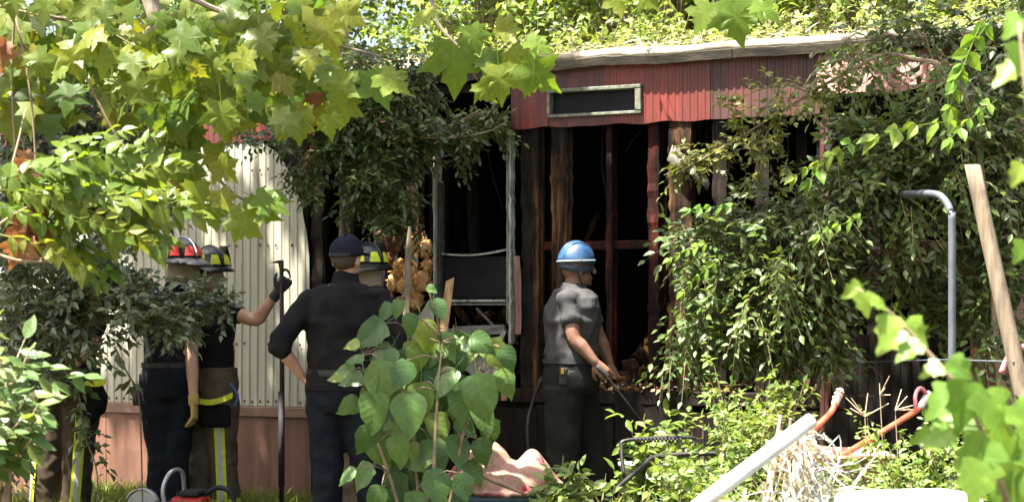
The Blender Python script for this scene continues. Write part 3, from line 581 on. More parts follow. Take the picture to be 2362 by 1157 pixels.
# ------------------------------------------------------------------ people
def hand(mb, w, d, n, curl=.5, s=1.0, thumb=1):
    """palm plus five fingers: w wrist, d pointing direction, n side the fingers curl to"""
    d = nrm(V(*d)); n = nrm(V(*n) - d * V(*n).dot(d)); a = np.cross(d, n) * thumb; w = V(*w); rs = []
    for t, hw, ht in ((-.01, .024, .019), (.02, .032, .018), (.055, .040, .016), (.088, .041, .013), (.096, .036, .009)):
        c = w + d * t * s; rs.append([c + (a * math.cos(q) * hw + n * math.sin(q) * ht) * s for q in (2 * math.pi * k / 12 for k in range(12))])
    mb.rings(rs)
    for i, (off, ln) in enumerate(((-.031, .060), (-.011, .074), (.010, .080), (.030, .072))):
        p = w + (d * .082 + a * off) * s; pts = [p]; ang = .1
        for fr in (.45, .3, .25):
            ang += curl * (.8 + .1 * i); p = p + (d * math.cos(ang) + n * math.sin(ang)) * ln * fr * s; pts.append(p)
        mb.tube(pts, [.0092 * s, .0088 * s, .008 * s, .0068 * s], 8, True)
    p = w + (d * .028 + a * .033) * s; q = p + nrm(d * .7 + a * .65 + n * .35) * .042 * s; r = q + nrm(d * .85 + a * .1 + n * .55) * .032 * s
    mb.tube([p, q, r], [.013 * s, .0105 * s, .008 * s], 8, True)
def fire_helmet(parent, c, ang, shellm, tapem, trim, tilt=0.0):
    root = bpy.data.objects.new('helmet', None); mb = MB(); n = 40; rs = []
    for i in range(10):
        el = rad(10 * i) if i < 9 else rad(88); ring = []
        for j in range(n):
            az = 2 * math.pi * j / n; k = 1 + .035 * max(0, math.cos(4 * az)) ** 10 * math.cos(el) ** .3; ring.append((.118 * math.cos(el) * math.cos(az) * k, .138 * math.cos(el) * math.sin(az) * k, .135 * math.sin(el) * (1 + .02 * math.cos(4 * az))))
        rs.append(ring)
    mb.rings(rs, cap=False); top = len(mb.v); mb.add([(0, 0, .137)], []); mb.f += [(top - n + j, top - n + (j + 1) % n, top) for j in range(n)]
    bpy.data.objects.remove(root)
    sh = solid(mb.build('helmet', shellm, parent, True), .005); sh.location = c; sh.rotation_euler = (tilt, 0, ang)
    rs = []
    for k, (e, dz) in enumerate(((0, .004), (.35, -.004), (.75, -.013), (1, -.024), (1.0, -.032), (.6, -.022), (0, -.008))):
        ring = []
        for j in range(n):
            az = 2 * math.pi * j / n; back = max(0, -math.sin(az)) ** 1.5; w = .026 + .012 * max(0, math.sin(az)) + .062 * back
            ring.append(((.118 + w * e) * math.cos(az), (.138 + w * e) * math.sin(az), dz - .022 * back * e))
        rs.append(ring)
    mb = MB(); rs.append(rs[0]); mb.rings(rs, cap=False).build('brim', shellm, sh, True)
    for j in range(8):                               # trapezoid reflectors round the shell
        a0 = math.pi / 8 + j * math.pi / 4; rs = []
        for el, hw in ((6, .27), (19, .235), (33, .18)):
            rs.append([(.1225 * math.cos(rad(el)) * math.cos(a0 + hw * t), .1425 * math.cos(rad(el)) * math.sin(a0 + hw * t), .139 * math.sin(rad(el)) + .001) for t in (-1, -.5, 0, .5, 1)])
        solid(MB().rings(rs, close=False).build('reflector', tapem, sh), .003)
    for a0 in (0, math.pi / 2, math.pi, 1.5 * math.pi):
        MB().tube([(.1235 * math.cos(rad(q)) * math.cos(a0), .1445 * math.cos(rad(q)) * math.sin(a0), .1395 * math.sin(rad(q))) for q in (4, 20, 40, 60, 78, 90)], [.006] * 6, 6).build('ridge', trim, sh, True)
    solid(MB().rings([[(x * (1 - .35 * abs(z - .5)), .150 - .035 * z, .005 + .135 * z) for x in (-.045, -.022, 0, .022, .045)] for z in (0, .3, .6, .85, 1)], close=False).build('front_shield', shellm, sh), .006)
    rs = []
    for k, (e, dz) in enumerate(((.80, .0), (.86, -.05), (.93, -.10), (.97, -.145))):
        rs.append([(.112 * e * math.cos(q) * (1 + .03 * math.sin(q * 9 + k)), .132 * e * math.sin(q) * (1 + .03 * math.cos(q * 7)), dz) for q in [math.pi * (.93 + 1.14 * t / 20) for t in range(21)]])
    solid(MB().rings(rs, close=False).build('neck_flap', flapm, sh, True), .006)
    return sh
def person(label, px0, Y, face, pts, look, hface=None, group='firefighters and officers at the fire scene', arms=('bare', 'bare'), vox=.010):
    """pts: joint -> (column, row, depth offset); look: clothing choices"""
    root = empty('person', ((px0 - CX) / F * Y, Y, 0)); tag(root, label, 'person', group); k = Y / F
    J = {n: V((p[0] - px0) * k, p[2] if len(p) > 2 else 0, H0 + (HZ - p[1]) * k) for n, p in pts.items()}
    ca, sa = math.cos(face), math.sin(face); wx = V(ca, sa, 0); fy = V(-sa, ca, 0); hf = face if hface is None else hface; hx = V(math.cos(hf), math.sin(hf), 0); hy = V(-math.sin(hf), math.cos(hf), 0)
    bulk = look.get('bulk', 1.0); P, Nk, Hd = J['pelvis'], J['neck'], J['head']
    for s, n in ((-1, 'L'), (1, 'R')):
        J.setdefault('hip' + n, P + wx * s * .092 + V(0, 0, -.02)); J.setdefault('sho' + n, Nk + wx * s * .185 * bulk + V(0, 0, -.055))
        J.setdefault('ank' + n, V(J['hip' + n][0] + s * ca * .03, J['hip' + n][1] + s * sa * .03, .085)); J.setdefault('knee' + n, (J['hip' + n] + J['ank' + n]) / 2 + fy * .02 + V(0, 0, .03))
        J.setdefault('elb' + n, J['sho' + n] + wx * s * .06 + V(0, 0, -.28)); J.setdefault('wri' + n, J['elb' + n] + fy * .06 + V(0, 0, -.25))
    PR = [(-.06, .13, .10), (.0, .165, .115), (.12, .172, .122), (.30, .158, .112), (.5, .158, .112), (.68, .175, .122), (.82, .182, .118), (.92, .165, .10), (1.0, .085, .07)]
    def torso(mb, lo, hi, e):
        rs = []
        for t, a, b in PR:
            if lo <= t <= hi:
                c = P + (Nk - P) * t; rs.append([c + wx * math.cos(q) * (a * bulk + e) + fy * math.sin(q) * (b * bulk + e) for q in (2 * math.pi * j / 24 for j in range(24))])
        mb.rings(rs)
    body = MB(); torso(body, -.1, 1.01, 0)
    body.tube([Nk + V(0, 0, -.06), (Nk * .45 + Hd * .55) + V(0, 0, -.03), Hd + V(0, 0, -.03)], [.066, .056, .058], 14)
    body.ell(Hd + V(0, 0, .02), (.076, .097, .10), hf, 20, 12); body.ell(Hd + hy * .035 + V(0, 0, -.055), (.056, .058, .06), hf); body.ell(Hd + hy * .075 + V(0, 0, -.088), (.026, .022, .02), hf)
    body.tube([Hd + hy * .095 + V(0, 0, .015), Hd + hy * .115 + V(0, 0, -.025)], [.010, .016], 8, True); body.ell(Hd + hy * .092 + V(0, 0, -.06), (.024, .010, .010), hf)
    for s in (-1, 1):
        body.ell(Hd + hx * s * .079 + hy * -.005 + V(0, 0, -.012), (.011, .020, .033), hf); body.ell(Hd + hy * .09 + hx * s * .034 + V(0, 0, .028), (.024, .012, .008), hf)
    shirt, trou = MB(), MB(); torso(shirt, .10, 1.01, look.get('se', .016)); torso(trou, -.1, .34, look.get('te', .022))
    shirt.tube([Nk + V(0, 0, -.06), Nk + V(0, 0, .0), Nk + (Hd - Nk) * look.get('collar', .3)], [.10, .080, .071], 16)
    T0 = look.get('te', .022); hands = []
    for i, n in enumerate('LR'):
        S, E, W = J['sho' + n], J['elb' + n], J['wri' + n]; body.tube([S, (S + E) / 2, E, E * .65 + W * .35, W], [.056, .05, .041, .042, .027], 12, True, 3)
        d = W - E; hd = J.get('hd' + n, d); hn = J.get('hn' + n, -wx * (1 if n == 'R' else -1) + fy * .5)
        gl = look.get('glove' + n)
        if gl:
            g = MB(); hand(g, W + nrm(d) * .005, hd, hn, look.get('curl' + n, .6), 1.12, look.get('th' + n, 1)); g.tube([W - nrm(d) * .05, W + nrm(d) * .02], [.036, .034], 12); hands.append((g, gl))
        hand(body, W, hd, hn, look.get('curl' + n, .6), 1, look.get('th' + n, 1))
        sl = look.get('sleeve', .8)
        shirt.ell(S, (.072, .072, .070))
        if sl <= 1: e = S + (E - S) * sl; shirt.tube([S - (E - S) * .1, (S + e) / 2, e], [.068, .066, .062], 14, False, 3)
        else:
            e = E + (W - E) * (sl - 1); shirt.tube([S, (S + E) / 2, E, e], [.074, .068, .060, .058], 14, True, 3)
            c = e; q = nrm(W - E); shirt.tube([c - q * .045, c + q * .012], [.064, .065], 14)
        Hp, K, A = J['hip' + n], J['knee' + n], J['ank' + n]; body.tube([Hp, (Hp + K) / 2, K, K * .6 + A * .4, A], [.085, .073, .056, .055, .038], 14, True, 3)
        trou.tube([Hp + V(0, 0, .03), (Hp + K) / 2, K, K * .55 + A * .45, A + V(0, 0, .015)], [.09 + T0, .076 + T0, .062 + T0, .064 + T0, .058 + T0], 16, False, 4)
        toe = A + fy * .13 + wx * (.03 if n == 'R' else -.03); toe[2] = .04; b = MB(); b.tube([A + V(0, 0, .16), A + V(0, 0, .0)], [.052, .05], 12); b.tube([V(A[0], A[1], .045) - fy * .045, V(A[0], A[1], .045) + fy * .04, toe], [.042, .043, .036], 12, True); remesh(b.build('boot', bootm, root), .009, 2)
    remesh(body.build('body', look.get('skin', skin), root), vox, 2)
    remesh(shirt.build('shirt', look['shirt'], root), .011, 2, look.get('wr', .022), .07); tr = remesh(trou.build('trousers', look['trousers'], root), .011, 2, look.get('twr', .02), .10)
    for g, m in hands: remesh(g.build('glove', m, root), .0055, 2)
    rs = [[P + (Nk - P) * t + wx * math.cos(q) * (.163 * bulk + T0 + .004) + fy * math.sin(q) * (.115 * bulk + T0 + .004) for q in (2 * math.pi * j / 24 for j in range(24))] for t in (.25, .30)]
    MB().rings(rs, cap=False).build('belt', look.get('belt', blackg), root, True)
    if look.get('tape'):                              # reflective bands on turnout trousers
        for n, s in (('L', -1), ('R', 1)):
            A, K, Hp = J['ank' + n], J['knee' + n], J['hip' + n]; r = .058 + T0 + .010
            c = A * .9 + K * .1; q = nrm(K - A); MB().tube([c - q * .03, c + q * .03], r + .004, 20).build('cuff_tape', yel, tr); MB().tube([c - q * .011, c + q * .011], r + .0065, 20).build('cuff_tape', silv, tr)
            for hw, m, e in ((.034, yel, .008), (.014, silv, .0115)):
                rs = []
                for t in np.linspace(.06, .86, 12):
                    c = A + (K - A) * t / .45 if t < .45 else K + (Hp - K) * (t - .45) / .55; rr = T0 + e + (.062 if t < .55 else .062 + .02 * (t - .55) / .45); ex = look.get('tapeang', 0)
                    o_ = wx * s * math.cos(ex) - fy * math.sin(ex); tx = np.cross(V(0, 0, 1), o_); rs.append([c + o_ * rr * math.cos(x / rr) + tx * rr * math.sin(x / rr) for x in (-hw, -hw / 2, 0, hw / 2, hw)])
                solid(MB().rings(rs, close=False).build('side_tape', m, tr), .003)
    if look.get('helmet'):
        a, b, c = look['helmet']; fire_helmet(root, tuple(Hd + V(0, 0, .048)), hf, a, b, c, look.get('tilt', 0))
    return root, J, wx, fy, hx, hy

# firefighter almost hidden by the trees at the left
r, J, wx, fy, hx, hy = person('firefighter mostly hidden by leaves in brown turnout trousers with a yellow side stripe', 165, 12.9, rad(-20), {'pelvis': (160, 915), 'neck': (165, 690), 'head': (170, 625), 'elbR': (222, 790, -.05), 'wriR': (175, 850, -.15), 'ankR': (170, 1180), 'kneeR': (180, 1050), 'ankL': (105, 1180), 'kneeL': (115, 1050)},
    dict(shirt=teem, trousers=turnd, te=.04, tape=True, tapeang=1.0, helmet=(blackp, yel, blackp), curlR=.5))
sw = MB(); k = 12.9 / F
c = J['pelvis'] + V(.16, -.09, -.02)
remesh(sw.ell(c, (.10, .07, .13), .3).ell(c + V(-.02, 0, -.06), (.09, .08, .10)).build('coat_bundle', teem, r), .011, 2, .03, .06)
rs = [[c + V(-.10 + .21 * t, -.10 + .02 * math.sin(t * 3), .05 + .10 * t + dz + .02 * math.sin(5 * t)) for t in np.linspace(0, 1, 8)] for dz in (-.02, .02)]
solid(MB().rings(rs, close=False).build('coat_tape', yel, r), .012)
# red-taped helmet, navy trousers, seen from behind
r, J, wx, fy, hx, hy = person('firefighter in navy trousers and a helmet with red tape, arm hanging down', 395, 12.9, rad(12), {'pelvis': (390, 905), 'neck': (402, 672), 'head': (420, 613), 'shoR': (440, 702, -.03), 'elbR': (447, 822, -.08), 'wriR': (455, 925, -.14), 'shoL': (348, 705), 'elbL': (345, 800, .12), 'wriL': (370, 880, .22), 'kneeL': (372, 1050), 'kneeR': (408, 1050, -.02), 'ankL': (365, 1185), 'ankR': (410, 1185)},
    dict(shirt=teem, trousers=navyp, te=.02, helmet=(blackp, redp, whitep), gloveR=ylwg, curlR=.45, sleeve=.72), rad(50))
c = J['pelvis'] + V(-.185, -.02, .0); bevel(MB().box(c[0] - .04, c[0] + .03, c[1] - .05, c[1] + .03, c[2] - .08, c[2] + .04).build('radio_pouch', blackg, r), .012); MB().tube([c + V(0, 0, .04), c + V(.01, -.02, .12)], .009, 8).build('radio_antenna', blackg, r)
# firefighter holding the hook
YH = 13.15; kH = YH / F
r, J, wx, fy, hx, hy = person('firefighter in a black helmet with lime tape reaching out to grip the roof hook', 490, YH, rad(-35), {'pelvis': (484, 915), 'neck': (484, 690), 'head': (485, 632), 'shoR': (515, 712, -.06), 'elbR': (598, 738, -.14), 'wriR': (648, 676, -.2), 'shoL': (450, 712, .06), 'elbL': (440, 800, .12), 'wriL': (470, 860, .22), 'kneeL': (460, 1050), 'kneeR': (515, 1045, -.04), 'ankL': (455, 1170), 'ankR': (520, 1170, -.04), },
    dict(shirt=teem, trousers=turn, te=.036, tape=True, tapeang=.95, helmet=(blackp, yel, blackp), gloveR=blackg, curlR=1.3, sleeve=.55, belt=leather, thR=1), rad(-40))
c = J['pelvis'] + V(.06, -.17, -.10)
b = MB().box(c[0] - .11, c[0] + .10, c[1] - .04, c[1] + .05, c[2] - .09, c[2] + .06).build('coat_bundle', teem, r); bevel(b, .03, 3)
solid(MB().rings([[c + V(-.13 + .25 * t, -.055 - .02 * math.sin(3 * t), .075 + .03 * t - .03 * math.sin(3.1 * t) + dz) for t in np.linspace(0, 1, 9)] for dz in (0, .036)], close=False).build('coat_tape', yel, r), .012)
MB().tube([c + V(.10, -.03, .20), c + V(.15, -.03, .12), c + V(.13, -.04, .05)], .009, 6, False, 4).build('hose_loop', M('blue_hose', [(0, (.06, .10, .28))], .5, bump=0), r)
# the hook: shaft to the ground, chisel to the left, curved claw to the right
W = J['wriR'] + V(.03, 0, .09); pz = r.location; hk = tag(empty('roof_hook', (pz.x + W[0], pz.y + W[1] - .03, 0)), 'black steel roof hook standing upright in the gloved hand', 'fire hook')
zt = H0 + (HZ - 602) * kH
MB().tube([(0, 0, 0.0), (.004, 0, .9), (0, 0, zt - .02)], [.017, .016, .014], 10).build('shaft', ironm, hk, True); MB().tube([(0, 0, .25), (0, 0, .86)], .021, 10).build('grip_sleeve', blackg, hk, True)
MB().add([(.014, -.012, zt), (.014, .012, zt), (-.02, .012, zt), (-.02, -.012, zt), (-.075, .008, zt - .018), (-.075, -.008, zt - .018), (-.02, .012, zt - .02), (-.02, -.012, zt - .02), (.014, .012, zt - .06), (.014, -.012, zt - .06), (-.012, .012, zt - .06), (-.012, -.012, zt - .06)],
         [(0, 1, 2, 3), (3, 2, 4, 5), (5, 4, 6, 7), (7, 6, 10, 11), (9, 8, 1, 0), (0, 3, 7, 11, 9), (1, 8, 10, 6, 2), (3, 5, 7), (2, 6, 4), (9, 11, 10, 8)]).build('chisel_head', ironm, hk)
MB().tube([(.0, 0, zt - .075), (.025, 0, zt - .06), (.045, 0, zt - .075), (.06, 0, zt - .115)], [.009, .009, .008, .004], 8, False, 4).build('claw', ironm, hk, True)
# officer with his hands on his hips
YO = 11.24
r, J, wx, fy, hx, hy = person('officer in black shirt and navy ball cap standing with hands on hips', 785, YO, rad(-6), {'pelvis': (787, 935), 'neck': (795, 655), 'head': (799, 598), 'shoL': (716, 692, .0), 'shoR': (868, 685, .0), 'elbL': (645, 792, -.08), 'wriL': (697, 868, .0), 'elbR': (925, 778, -.08), 'wriR': (878, 862, .0), 'kneeL': (757, 1120), 'kneeR': (853, 1112), 'ankL': (748, 1260), 'ankR': (880, 1258)},
    dict(shirt=navy, trousers=navyp, te=.022, se=.03, bulk=1.08, sleeve=1.16, collar=.5, wr=.02, curlL=.7, curlR=.7, belt=blackg), rad(-24))
Hd = J['head']; h = MB(); h.ell(Hd + hy * -.012 + V(0, 0, .012), (.080, .092, .085), rad(-24), 20, 12); remesh(h.build('hair', hairm, r), .008, 2, .004, .01)
mb = MB(); rs = []
for i in range(10):
    el = rad(9.7 * i); rs.append([(.092 * math.cos(el) ** .8 * math.cos(a), .112 * math.cos(el) ** .8 * math.sin(a), .115 * math.sin(el) * (1 + .08 * math.sin(a)) - .01) for a in (2 * math.pi * j / 24 for j in range(24))])
cp = solid(mb.rings(rs).build('cap', capm, r, True), .004); cp.location = tuple(Hd + V(0, 0, .030)); cp.rotation_euler = (rad(4), 0, rad(-24))
solid(MB().rings([[(x, .105 + e * math.sqrt(max(0, 1 - (x / .085) ** 2)), .005 - 1.2 * x * x - .02 * (e > 0)) for x in np.linspace(-.084, .084, 11)] for e in (-.01, .075)], close=False).build('bill', capm, cp, True), .005)
MB().ell((0, 0, .108), (.010, .010, .006)).build('cap_button', capm, cp, True)
solid(MB().rings([[(.0935 * math.cos(a), .1135 * math.sin(a), z) for a in np.linspace(rad(225), rad(315), 10)] for z in (-.006, .010)], close=False).build('cap_strap', blackg, cp), .003)
# firefighter half hidden behind the officer
person('firefighter half hidden behind the officer, black helmet with lime tape and tan neck flap', 852, 12.35, rad(8), {'pelvis': (850, 915), 'neck': (846, 690), 'head': (848, 628), 'kneeL': (825, 1055), 'kneeR': (880, 1055), 'ankL': (818, 1200), 'ankR': (885, 1200)},
    dict(shirt=teem, trousers=turn, te=.036, tape=False, helmet=(blackp, yel, blackp), bulk=.95), rad(-38))
# rescuer in the blue helmet, walking to the right
YB = 11.7
r, J, wx, fy, hx, hy = person('rescuer in blue helmet and faded grey shirt striding beside the burned framing', 1320, YB, rad(-72), {'pelvis': (1316, 893), 'neck': (1322, 668), 'head': (1329, 617), 'shoR': (1310, 692, -.17), 'elbR': (1322, 778, -.22), 'wriR': (1368, 832, -.24), 'shoL': (1352, 700, .17), 'elbL': (1385, 775, .24), 'wriL': (1410, 840, .2), 'hipR': (1300, 905, -.08), 'kneeR': (1298, 1065, -.1), 'ankR': (1262, 1225, -.1), 'hipL': (1335, 905, .08), 'kneeL': (1368, 1055, .1), 'ankL': (1385, 1225, .1)},
    dict(shirt=greym, trousers=dpant, te=.03, se=.026, bulk=1.1, skin=skin2, sleeve=.66, wr=.024, curlR=.5, belt=blackg, thR=-1), rad(-70), vox=.0065)
Hd = J['head']; n = 32; rs = []
for i in range(10):
    el = rad(9.7 * i - 4); rs.append([(.108 * math.cos(el) * math.cos(a) * (1 + .02 * max(0, math.cos(6 * a)) ** 6), .132 * math.cos(el) * math.sin(a), .128 * math.sin(el) * (1 + .03 * max(0, math.cos(3 * a)))) for a in (2 * math.pi * j / n for j in range(n))])
hm = solid(MB().rings(rs).build('helmet', bluep, r, True), .004); hm.location = tuple(Hd + V(0, 0, .035)); hm.rotation_euler = (rad(-4), 0, rad(-70)); hm.scale = (.90, .84, .92)
for x in (-.05, 0, .05): MB().tube([(x, .128 * math.cos(rad(q)) * math.sqrt(1 - (x / .115) ** 2), .130 * math.sin(rad(q)) * math.sqrt(1 - (x / .13) ** 2)) for q in (10, 40, 65, 90, 115, 140, 170)], [.006] * 7, 6, False, 3).build('helmet_ridge', bluep, hm, True)
MB().tube([(.111 * math.cos(a), .135 * math.sin(a), .004 + .012 * math.sin(a)) for a in np.linspace(0, 2 * math.pi, 25)], .006, 6).build('headlamp_strap', M('grey_elastic_strap', [(0, (.20, .23, .25))], .7, bump=0), hm, True)
rs = [[((.104 - e) * math.cos(a), (.126 - e) * math.sin(a), z - .02 * math.cos(a) ** 2) for a in (2 * math.pi * j / n for j in range(n))] for e, z in ((-.002, -.008), (.0, -.035), (.012, -.055), (.022, -.055), (.012, -.01))]
MB().rings(rs, cap=False).build('helmet_padding', M('dark_blue_padding', [(.3, (.02, .03, .05)), (.7, (.04, .05, .07))], .7), hm, True)
for s in (-1, 1): MB().tube([(s * .095, -.03, -.04), (s * .088, .0, -.11), (s * .05, .05, -.165)], .006, 6, False, 3).build('chin_strap', blackg, hm)
c = J['pelvis']; bevel(MB().box(c[0] - .07, c[0] - .02, c[1] - .20, c[1] - .16, c[2] + .02, c[2] + .12).build('tool_pouch', blackg, r), .01); bevel(MB().box(c[0] - .062, c[0] - .042, c[1] - .215, c[1] - .20, c[2] + .085, c[2] + .12).build('brass_clip', M('brass', [(0, (.5, .33, .08))], .3, bump=0, metal=.8), r), .003)
W = J['wriR']; wl = r.location
tl = tag(empty('hand_tool', (wl.x + W[0] + .07, wl.y + W[1] - .02, wl.z + W[2] - .07)), 'slender metal pry tool held in the rescuer\'s bare hand', 'tool')
MB().tube([(-.03, 0, .02), (.02, -.01, -.04), (.16, -.01, -.22), (.28, .0, -.36)], [.009, .007, .006, .005], 8, False, 3).build('shaft', ironm, tl, True); MB().tube([(-.05, 0, .04), (.0, 0, -.01)], .015, 8, True).build('handle', blackg, tl, True)
hs = MB(); p0 = at(1248, 860, YB + .1)
tag(hs.tube([at(1250, 870, 11.75), at(1228, 930, 11.8), at(1217, 1000, 11.8), at(1232, 1180, 11.8), at(1240, 1262, 11.8)], .010, 7, False, 5).build('strap', blackg, None, True), 'dark lanyard strap hanging to the ground behind the rescuer', 'strap')

# ------------------------------------------------------------------ yard objects
def cyl_ring(r0, r1, z, n=28, sq=.0):
    out = []
    for j in range(n):
        a = 2 * math.pi * j / n; c, s = math.cos(a), math.sin(a); k = (abs(c) ** 6 + abs(s) ** 6) ** (-1 / 6) * sq + (1 - sq); out.append((r0 * c * k, r1 * s * k, z))
    return out
# blue tub with the comforter
p = at(1165, 1135, 9.5); tub = tag(empty('storage_tub', (p[0], p[1], 0), rad(8)), 'blue plastic storage tub under the heaped floral comforter', 'tub'); zt = p[2]
MB().rings([cyl_ring(.17, .13, .0, sq=.8), cyl_ring(.21, .165, zt, sq=.8), cyl_ring(.225, .18, zt, sq=.8), cyl_ring(.225, .18, zt - .025, sq=.8), cyl_ring(.218, .173, zt - .025, sq=.8)]).build('tub_body', bluet, tub, True, True)
for s in (-1, 1): bevel(MB().box(s * .22 - .02, s * .22 + .02, -.06, .06, zt - .06, zt - .028).build('handle', bluet, tub), .006)
def heap(x, y):
    r = math.hypot(x / .25, y / .20); h = .085 * max(0, 1 - r ** 3) ** .6
    h += .045 * noise.noise((x * 8, y * 8, 1)) + .05 * (.5 - abs(noise.noise((x * 10 + 3, y * 10, 5)))) * max(0, 1.1 - r) + .012 * noise.noise((x * 30, y * 30, 2))
    h += .13 * math.exp(-((x + .085) ** 2 / .010 + (y - .03) ** 2 / .012)) + .10 * math.exp(-((x - .135) ** 2 / .0035 + (y - .02) ** 2 / .008))
    return zt + .012 + max(h, -.03 - .10 * max(0, r - 1))
N = 56; gp = [(-.30 + .6 * i / N, -.25 + .5 * j / N) for j in range(N + 1) for i in range(N + 1)]; vs, ok = [], []
for x, y in gp: vs.append((x + .02 * noise.noise((x * 9, y * 9, 8)), y + .02 * noise.noise((x * 9, y * 9, 2)), heap(x, y))); ok.append(math.hypot(x / .27, y / .22) < 1.05 + .1 * noise.noise((x * 5, y * 5, 0)))
fs = [(j * (N + 1) + i, j * (N + 1) + i + 1, (j + 1) * (N + 1) + i + 1, (j + 1) * (N + 1) + i) for j in range(N) for i in range(N)]; fs = [f for f in fs if all(ok[q] for q in f)]
bm_, bt, bb = nodes('floral_comforter'); vo = tex(bt, 11, kind='Voronoi'); n1 = tex(bt, 26, (1, 1, 1), 5, .6, 1.5)
mx = bt.nodes.new('ShaderNodeMath'); mx.operation = 'ADD'; bt.links.new(vo.outputs['Distance'], mx.inputs[0]); mm = bt.nodes.new('ShaderNodeMath'); mm.operation = 'MULTIPLY'; mm.inputs[1].default_value = .7; bt.links.new(n1.outputs[0], mm.inputs[0]); bt.links.new(mm.outputs[0], mx.inputs[1])
bt.links.new(ramp(bt, mx.outputs[0], [(.46, (.10, .010, .015)), (.58, (.19, .03, .035)), (.68, (.24, .06, .06)), (.78, (.26, .115, .10)), (.86, (.12, .11, .045)), (.94, (.26, .14, .11))]), bb.inputs['Base Color']); bb.inputs['Roughness'].default_value = .9
bl = bpy.data.meshes.new('comforter'); bl.from_pydata(vs, [], fs); bl.update(); bo = link('comforter', bl, bm_, None, True); bo.location = tub.location; bo.rotation_euler = tub.rotation_euler; bo.scale = (1.12, 1.1, 1)
solid(bo, .02); m = bo.modifiers.new('sub', 'SUBSURF'); m.levels = 1; m.render_levels = 1
tag(bo, 'crumpled pink and cream floral comforter heaped on the blue tub', 'comforter')
st = MB().tube([at(1062, 1055, 9.25), at(1120, 1100, 9.2), at(1215, 1140, 9.15)], [.010, .009, .006], 7, False, 4).build('stick', twigm, None, True); tag(st, 'thin bare stick lying across the floral comforter', 'stick')
# pale bin, mower handle
p = at(1472, 1066, 10.0); bn = tag(empty('waste_bin', (p[0] + .03, p[1], 0), rad(12)), 'tall pale grey plastic waste bin behind the lawn mower handle', 'bin'); zt = p[2]
MB().rings([cyl_ring(.085, .075, 0, sq=.9), cyl_ring(.11, .095, zt, sq=.9), cyl_ring(.12, .105, zt, sq=.9), cyl_ring(.12, .105, zt - .02, sq=.9), cyl_ring(.112, .097, zt - .02, sq=.9)], cap=True).build('bin_body', palep, bn, True, True)
bevel(MB().box(-.03, .03, -.117, -.105, zt - .09, zt - .06).build('grip_slot', blackg, bn), .004)
p = at(1500, 1050, 9.4); mw = tag(empty('lawn_mower', (p[0] - .1, p[1], 0)), 'old push lawn mower whose black tubular handle rises from the weeds', 'lawn mower'); q = V(*mw.location)
def rel(px, py, Y): return at(px, py, Y) - q
MB().tube([rel(1330, 1250, 9.0), rel(1395, 1155, 9.15), rel(1482, 1075, 9.3), rel(1520, 1052, 9.36), rel(1650, 1045, 9.36), rel(1668, 1060, 9.34), rel(1640, 1160, 9.2), rel(1600, 1290, 9.0)], .0125, 8, False, 5).build('handle', ironm, mw, True)
MB().tube([rel(1440, 1100, 9.34), rel(1434, 1035, 9.4), rel(1450, 1014, 9.42), rel(1590, 1008, 9.45), rel(1600, 1020, 9.45), rel(1602, 1060, 9.42)], .0095, 8, False, 5).build('safety_bar', ironm, mw, True)
for i in range(13): x = 1466 + i * 8.5; MB().tube([rel(x, 1014, 9.425), rel(x + 3, 1013, 9.426)], .0125, 8).build('grip_rib', blackg, mw)
MB().rings([cyl_ring(.26, .26, z, sq=.5) if k == 0 else cyl_ring(.24, .24, z, sq=.5) for k, z in ((0, .10), (0, .17), (1, .20))]).build('deck', sawred, mw, True, True); MB().rings([cyl_ring(.1, .1, .2), cyl_ring(.11, .11, .28), cyl_ring(.07, .07, .33)]).build('engine', ironm, mw, True, True)
for sx in (-1, 1):
    for sy in (-1, 1): MB().tube([(sx * .27, sy * .22, .095), (sx * .31, sy * .22, .095)], .09, 18).build('wheel', blackg, mw)
# wheelbarrow
WY = 10.2; p = at(1930, 1050, WY); wb = tag(empty('wheelbarrow', (p[0], p[1], 0)), 'faded red wheelbarrow with raised handles half buried in weeds', 'wheelbarrow'); q = V(*wb.location)
MB().tube([rel(1790, 1090, WY - .45), rel(1862, 1005, WY - .1), rel(1915, 952, WY + .1), rel(1928, 925, WY + .14)], .016, 10, False, 4).build('handle', redbar, wb, True); g1 = MB()
MB().tube([rel(1926, 930, WY + .14), rel(1938, 902, WY + .16)], .020, 10, True).build('grip', gripm, wb, True)
MB().tube([rel(1900, 1075, WY - .5), rel(1990, 1022, WY - .1), rel(2105, 952, WY + .2), rel(2128, 930, WY + .25)], .016, 10, False, 4).build('handle', redbar, wb, True)
MB().tube([rel(2124, 936, WY + .24), rel(2142, 908, WY + .28)], .020, 10, True).build('grip', gripm, wb, True)
for x, y in ((1929, 920), (1933, 911), (1937, 903)): MB().tube([rel(x, y, WY + .15), rel(x + 1.5, y - 3, WY + .152)], .0235, 10).build('grip_rib', gripm, wb)
MB().tube([rel(2112, 945, WY + .22), rel(2112, 910, WY + .24), rel(2124, 894, WY + .25), rel(2140, 912, WY + .27)], .011, 8, False, 4).build('hand_loop', pinkg, wb, True)
c = rel(1925, 1040, WY - .15); zt = c[2]
MB().rings([[c + V(x * a, y * b, 0) + V(0, 0, dz) for x, y in ((-1, -1), (0, -1.06), (1, -1), (1.05, 0), (1, 1), (0, 1.08), (-1, 1), (-1.05, 0))] for a, b, dz in ((.13, .15, -.24), (.235, .30, 0), (.25, .315, 0), (.25, .315, -.012), (.242, .307, -.012), (.24, .305, -.004), (.14, .16, -.23))]).build('tray', pinktray, wb, False, True)
for s in (-1, 1): MB().tube([c + V(s * .13, .2, -.20), c + V(s * .16, .24, -zt + .01), c + V(s * .1, .1, -zt + .012), c + V(s * .1, .05, -.20)], .012, 8, False, 3).build('leg', redbar, wb, True)
